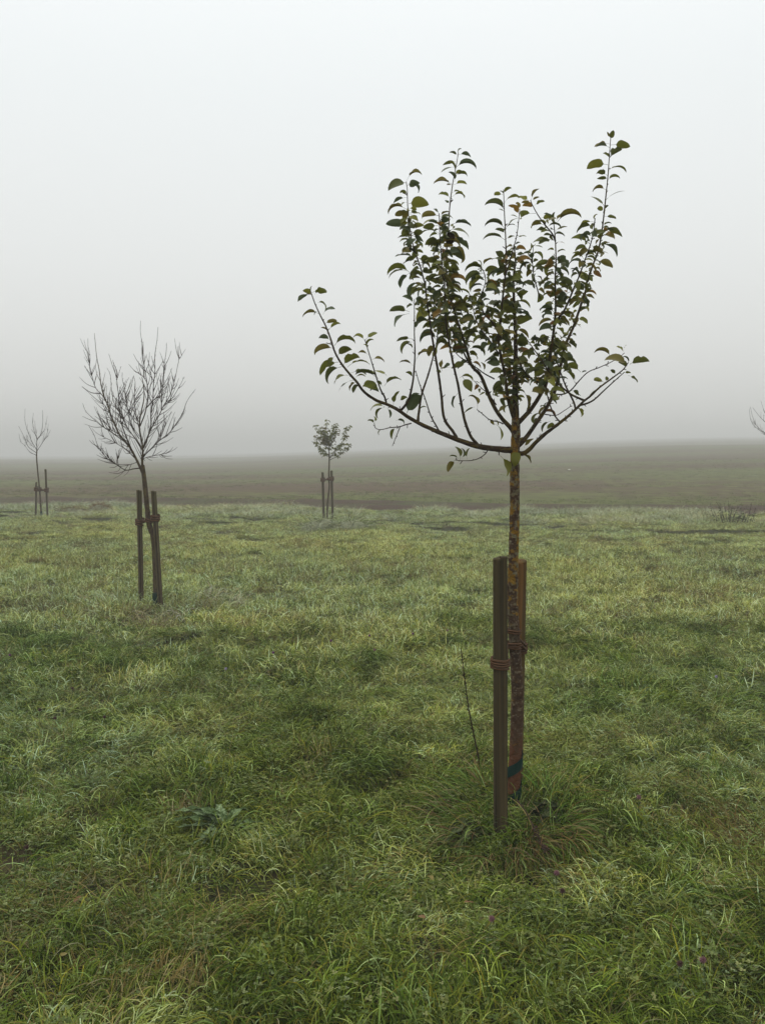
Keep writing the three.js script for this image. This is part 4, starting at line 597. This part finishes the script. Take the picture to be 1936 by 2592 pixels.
// ---------------------------------------------------------------- small plants and litter in the meadow
function strapLeaf(L, w, az, e0, bend, wave = 0.35) {   // a long broad leaf, folded and crinkled
  const pos = [], uv = [], idx = [], N = 12; let x = 0, y = 0, e = e0;
  for (let i = 0; i <= N; i++) {
    const t = i / N, hw = w * 0.5 * (t < 0.12 ? 0.3 + t * 4 : Math.pow(1 - (t - 0.12) / 0.88, 0.6)) * (i === N ? 0 : 1) * (1 + 0.12 * Math.sin(i * 2.1)), k = Math.sin(i * 1.7 + az * 3) * wave * hw; az += rr(-0.09, 0.09);
    for (const [s, f] of [[-1, 0.45], [-0.5, 0.12], [0, 0], [0.5, 0.12], [1, 0.45]]) { const lx = x - Math.sin(e) * (f * hw + k * s), ly = y + Math.cos(e) * (f * hw + k * s); pos.push(lx * Math.cos(az) - s * hw * Math.sin(az), ly, lx * Math.sin(az) + s * hw * Math.cos(az)); uv.push(s * 0.5 + 0.5, t); }
    if (i < N) { x += Math.cos(e) * L / N; y += Math.sin(e) * L / N; e -= bend / N; }
  }
  for (let i = 0; i < N; i++) for (let j = 0; j < 4; j++) { const a = i * 5 + j; idx.push(a, a + 1, a + 5, a + 1, a + 6, a + 5); }
  const g = new THREE.BufferGeometry(); g.setAttribute('position', new THREE.Float32BufferAttribute(pos, 3)); g.setAttribute('uv', new THREE.Float32BufferAttribute(uv, 2)); g.setIndex(idx); g.computeVertexNormals(); return g;
}
const frostMap = tex(128, 128, (u, v) => { const k = fbm(u * 14, v * 40, 3, 8, 14, 40), q = fbm(u * 4, v * 9, 3, 18, 4, 9); return mix3([74, 88, 52], [150, 162, 136], smooth(0.35, 0.75, k * 0.6 + q * 0.5)); });
const frostLeaf = [0xe4ecd8, 0xc0ccac, 0x9aaa84].map((c) => std({ map: frostMap, color: c, roughness: 0.8 }));
const dockLeaf = [0x8a8c6a, 0x74785a, 0x9a9a7c].map((c) => std({ map: frostMap, color: c, roughness: 0.9 }));
function rosette(name, p, label, category, mats, leaves) { const t = thing(name, p, label, category); for (const [L, w, az, e0, bend] of leaves) mesh('leaf', strapLeaf(L, w, az, e0, bend), pick(mats), t); return t; }
{
  const p = onGround(575, 2058, 0.05); p.y = -0.012;
  rosette('broadleaf_plant', p, 'frosted plant with long broad silvery leaves lying in the grass', 'plant', frostLeaf, [[0.27, 0.055, 3.45, 0.5, 0.75], [0.25, 0.06, 3.15, 0.38, 0.55], [0.22, 0.05, 2.85, 0.22, 0.4], [0.24, 0.055, 3.75, 0.62, 0.9], [0.2, 0.045, 2.5, 0.2, 0.5], [0.19, 0.05, -0.9, 1.15, 2.6], [0.17, 0.045, -0.2, 0.35, 0.7], [0.2, 0.05, 4.3, 0.7, 1.2], [0.14, 0.04, 0.3, 0.4, 0.9], [0.17, 0.045, 2.1, 0.15, 0.5], [0.15, 0.04, 3.0, 0.1, 0.3]]);
  const q = onGround(1335, 2045, 0.05); q.y = 0.02;
  rosette('dock_plant', q, 'drooping dull green leaves beside the orange-brown stake foot', 'plant', dockLeaf, [[0.22, 0.055, 0.15, 0.85, 2.0], [0.26, 0.06, 0.75, 0.55, 1.7], [0.2, 0.05, 1.2, 0.4, 1.4], [0.18, 0.05, -0.3, 0.9, 1.8], [0.2, 0.05, 0.45, 0.7, 2.1]]);
  const r = onGround(1215, 2075, 0.05); r.y = 0.0;
  rosette('dock_plant', r, 'dull green leaves folded down against the dark weathered stake', 'plant', dockLeaf, [[0.2, 0.055, 2.7, 0.7, 1.9], [0.19, 0.05, 2.2, 0.7, 1.8], [0.17, 0.05, 3.4, 0.8, 1.9]]);
}
{ // a dry sucker stem standing in the grass
  const b = onGround(1224, 1968, 0.03); b.y = -0.04; const dist = -b.z, P = [[1224, 1968], [1205, 1890], [1187, 1800], [1176, 1720], [1166, 1640]].map(([x, y]) => at(x, y, dist)); P[0].y = -0.05; P[0].x += 0.01;
  const g = limb(P.map((p) => p.clone().sub(b)), 0.0052, 0.002, { radial: 6, buds: 60, budSize: 1 }); const m = mesh('dry_stem', g, std({ color: lin(0.03, 0.017, 0.012) })); m.position.copy(b); tag(m, 'thin dark dry stem leaning upright beside the dark weathered stake', 'stem');
  const e = onGround(1352, 2130, 0.03); e.y = 0.02; const s = thing('seed_stalk', e, 'brown withered seed stalk drooping into the grass before the stakes', 'stalk');
  const pp = [V(-0.05, 0.12, -0.16), V(-0.02, 0.1, -0.06), V(0.0, 0.06, 0.02), V(0.03, 0.02, 0.12)]; const brown = std({ color: lin(0.05, 0.03, 0.022) }); mesh('stem', limb(pp, 0.003, 0.0015, { radial: 5 }), brown, s);
  const seeds = []; const cv = new THREE.CatmullRomCurve3(pp); for (let i = 0; i < 70; i++) { const c = cv.getPointAt(rr(0.55, 1)), k = new THREE.OctahedronGeometry(rr(0.003, 0.006)); k.translate(c.x + rr(-0.011, 0.011), c.y + rr(-0.008, 0.011), c.z + rr(-0.011, 0.011)); seeds.push(k); } mesh('seed_head', mergeGeometries(seeds), brown, s);
}
// clover blossoms
const petalMats = { purple: std({ color: lin(0.15, 0.045, 0.14) }), pale: std({ color: lin(0.32, 0.28, 0.38) }), pink: std({ color: lin(0.2, 0.1, 0.11) }), brown: std({ color: lin(0.075, 0.04, 0.035) }) };
const stemMat = std({ color: lin(0.08, 0.11, 0.04) });
const headGeo = (() => { const l = []; for (let i = 0; i < 46; i++) { const y = 1 - 2 * (i + 0.5) / 46, a = i * 2.4, r = Math.sqrt(1 - y * y), d = V(r * Math.cos(a), y, r * Math.sin(a)); const c = new THREE.ConeGeometry(0.0024, 0.011, 4); c.translate(0, 0.006, 0); c.applyQuaternion(new THREE.Quaternion().setFromUnitVectors(V(0, 1, 0), d.clone().add(V(0, 0.5, 0)).normalize())); c.translate(d.x * 0.004, d.y * 0.004, d.z * 0.004); l.push(c); } return mergeGeometries(l); })();
function clover(px, py, kind, label, group) {
  const hh = 0.13, q = onGround(px, py, hh), b = V(q.x + rr(-0.02, 0.02), meadowY(q.x, q.z), q.z + rr(-0.01, 0.01)), t = thing('clover_flower', b, label, 'flower', group), top = q.clone().sub(b);
  mesh('stem', limb([V(0, 0, 0), V(top.x * 0.3, top.y * 0.55, top.z * 0.2), top], 0.0016, 0.0012, { radial: 5 }), stemMat, t);
  const h = mesh('blossom', headGeo, petalMats[kind], t); h.position.copy(top); h.scale.setScalar(0.85); h.rotation.set(rr(-0.3, 0.3), rnd() * 6, rr(-0.3, 0.3));
  const o = { pos: [], col: [], idx: [] }; trefoil(o, top.x * 0.5, top.y * 0.6, top.z * 0.5, 0.012, [1, 1, 1]); mesh('leaf', bladesGeo(o), stemMat, t); return t;
}
const cg = 'clover flowers in the meadow';
for (const [x, y] of [[692, 1652], [838, 1622], [935, 1609]]) clover(x, y, 'purple', 'purple clover blossom in the mown grass between the trees', cg);
clover(1045, 1604, 'purple', 'purple clover blossom by the tip of the dry stem', cg);
for (const [x, y] of [[948, 1645], [1132, 1596]]) clover(x, y, 'pink', 'faded pink clover blossom in the short grass', cg);
clover(572, 1693, 'pale', 'pale lilac blossom in the grass beside a rusty dead patch', cg);
clover(26, 1658, 'purple', 'violet blossom standing alone in pale frosted turf', cg);
clover(1812, 1713, 'pale', 'pale lilac blossom among the frosted grass', cg);
for (const [x, y] of [[1408, 2210], [1244, 2326], [1778, 2430], [1616, 2018]]) clover(x, y, 'pink', 'dull pink clover blossom low in the long grass', cg);
for (const [x, y] of [[1422, 2256], [1720, 2440], [184, 1742], [102, 1797], [140, 1818], [265, 1815], [68, 2145]]) clover(x, y, 'brown', 'withered brown clover head in the grass', cg);
// fallen leaves
const fl = 'fallen leaves';
const FLAT = [0.1, 0.4, 0.7].map((d) => leafGeo({ petiole: 0.25, wide: 0.27, droop: d, fold: 0.25, a0: 0.1, curl: 0.1 }));
function fallen(px, py, mat, size, label) { const g = pick(FLAT), q = onGround(px, py, 0.02); q.y = meadowY(q.x, q.z) + 0.07; const m = mesh('fallen_leaf', g, mat); m.position.copy(q); m.scale.setScalar(size); m.rotation.set(rr(-0.3, 0.3), rnd() * 6.28, rr(-0.3, 0.3)); tag(m, label, 'leaf', fl); }
for (const [x, y] of [[1475, 1945], [1522, 1962], [1905, 1955], [665, 1765], [150, 2435], [1088, 2178]]) fallen(x, y, AUTUMN[2], 0.05, 'small yellow leaf fallen on the grass');
for (const [x, y] of [[620, 1715], [880, 1770], [1166, 2252], [215, 2245], [1070, 1998], [1080, 2310]]) fallen(x, y, AUTUMN[1], 0.05, 'small brown leaf fallen on the grass');
{ const q = onGround(1697, 2325, 0.08); q.y = 0.03; const m = mesh('yellow_blade', strapLeaf(0.12, 0.016, 1.0, 1.45, 0.25, 0.02), AUTUMN[2]); m.position.copy(q); tag(m, 'upright yellow blade of grass with a pale tip', 'grass blade'); }

// heaps at the field edge
const heapTuft = (pal, n, R, L, w, H) => { const o = { pos: [], col: [], idx: [] }; for (let i = 0; i < n; i++) { const a = rnd() * 6.283, r = R * Math.sqrt(rnd()), y = H * Math.pow(1 - (r / R) ** 2, 0.8); blade(o, Math.cos(a) * r, y - 0.02, Math.sin(a) * r, a + rr(-1, 1), rr(-0.4, 1.0), rr(...L), rr(...w), rr(0.4, 2), 4, fromPal(pal)); } return bladesGeo(o); };
function heap(px, py, pal, n, R, H, L, label, category, sx = 1) {
  const q = onGround(px, py, 0); q.y = meadowY(q.x, q.z); const t = thing('grass_heap', q, label, category, 'heaps in the grass'); t.scale.x = sx;
  const core = new THREE.SphereGeometry(1, 20, 10, 0, 6.283, 0, Math.PI / 2), p = core.attributes.position; for (let i = 0; i < p.count; i++) { const k = 0.9 + 0.25 * fbm(p.getX(i) * 3 + px, p.getZ(i) * 3, 2); p.setXYZ(i, p.getX(i) * R * 0.95 * k, p.getY(i) * H * 0.9 * k - 0.03, p.getZ(i) * R * 0.95 * k); } core.computeVertexNormals();
  mesh('core', core, std({ color: lin(0.19, 0.2, 0.12) }), t); const b = mesh('blades', heapTuft(pal, n, R, L, [0.004, 0.008], H), grassMat, t); b.userData.kind = 'stuff'; return t;
}
heap(822, 1338, [...PAL.frost, ...PAL.mat], 900, 0.55, 0.3, [0.15, 0.4], 'frosty grey mound of dead grass at the foot of the small leafy tree', 'heap');
heap(888, 1341, [...PAL.frost, ...PAL.mat], 600, 0.4, 0.24, [0.15, 0.35], 'low frosty mound of dead grass beside the larger mound', 'heap', 1.2);
heap(254, 1290, PAL.rust, 700, 0.34, 0.24, [0.1, 0.25], 'rounded red-brown heap at the edge of the field', 'heap');
heap(183, 1290, PAL.rust, 500, 0.3, 0.2, [0.1, 0.25], 'flat brown heap with a green side at the field edge', 'heap', 1.5);
heap(385, 1570, PAL.dry, 700, 0.13, 0.05, [0.06, 0.14], 'pale straw patch in the grass before the crooked bare tree', 'heap', 1.4);
heap(580, 1712, PAL.rust, 350, 0.1, 0.02, [0.05, 0.1], 'rusty dead patch in the grass beside the pale lilac blossom', 'heap', 1.3);
{ // a weedy shrub at the field edge
  const q = onGround(1845, 1318, 0); q.y = meadowY(q.x, q.z); const t = thing('weed_shrub', q, 'dark tangled weed shrub at the edge of the brown field', 'shrub');
  const st = []; const tw = []; for (let i = 0; i < 40; i++) { const a = rnd() * 6.283, r = rr(0, 0.5), L = rr(0.25, 0.6), b = V(Math.cos(a) * r, -0.03, Math.sin(a) * r), e = b.clone().add(V(Math.cos(a) * rr(0.05, 0.3), L, Math.sin(a) * rr(0.05, 0.3))), m = b.clone().lerp(e, 0.5).add(V(rr(-0.05, 0.05), 0.03, 0)); st.push(limb([b, m, e], 0.006, 0.002, { radial: 4, buds: 30, budSize: 2 })); const cv = new THREE.CatmullRomCurve3([b, m, e]); for (let k = 0; k < 5; k++) { const g = pick(LEAFGEO), p = cv.getPointAt(rr(0.1, 0.8)), z = rnd() * 6.28; tw.push(g.clone().applyMatrix4(leafMatrix(p, V(Math.cos(z), rr(-0.5, 0.6), Math.sin(z)).setLength(rr(0.04, 0.1)), g))); } }
  mesh('stems', mergeGeometries(st), M.twig, t); const f = mesh('foliage', mergeGeometries(tw), std({ color: lin(0.13, 0.15, 0.06) }), t); f.userData.kind = 'stuff';
}
{ const q = at(1440, 1206, 62), g = new THREE.DodecahedronGeometry(0.09, 1), p = g.attributes.position; q.y = fieldY(q.x, q.z); for (let i = 0; i < p.count; i++) p.setY(i, p.getY(i) * 0.45); g.computeVertexNormals(); const m = mesh('white_stone', g, std({ color: lin(0.7, 0.7, 0.66) })); m.position.copy(q); tag(m, 'small white speck of stone lying far out in the field', 'stone'); }

renderer.render(scene, camera);
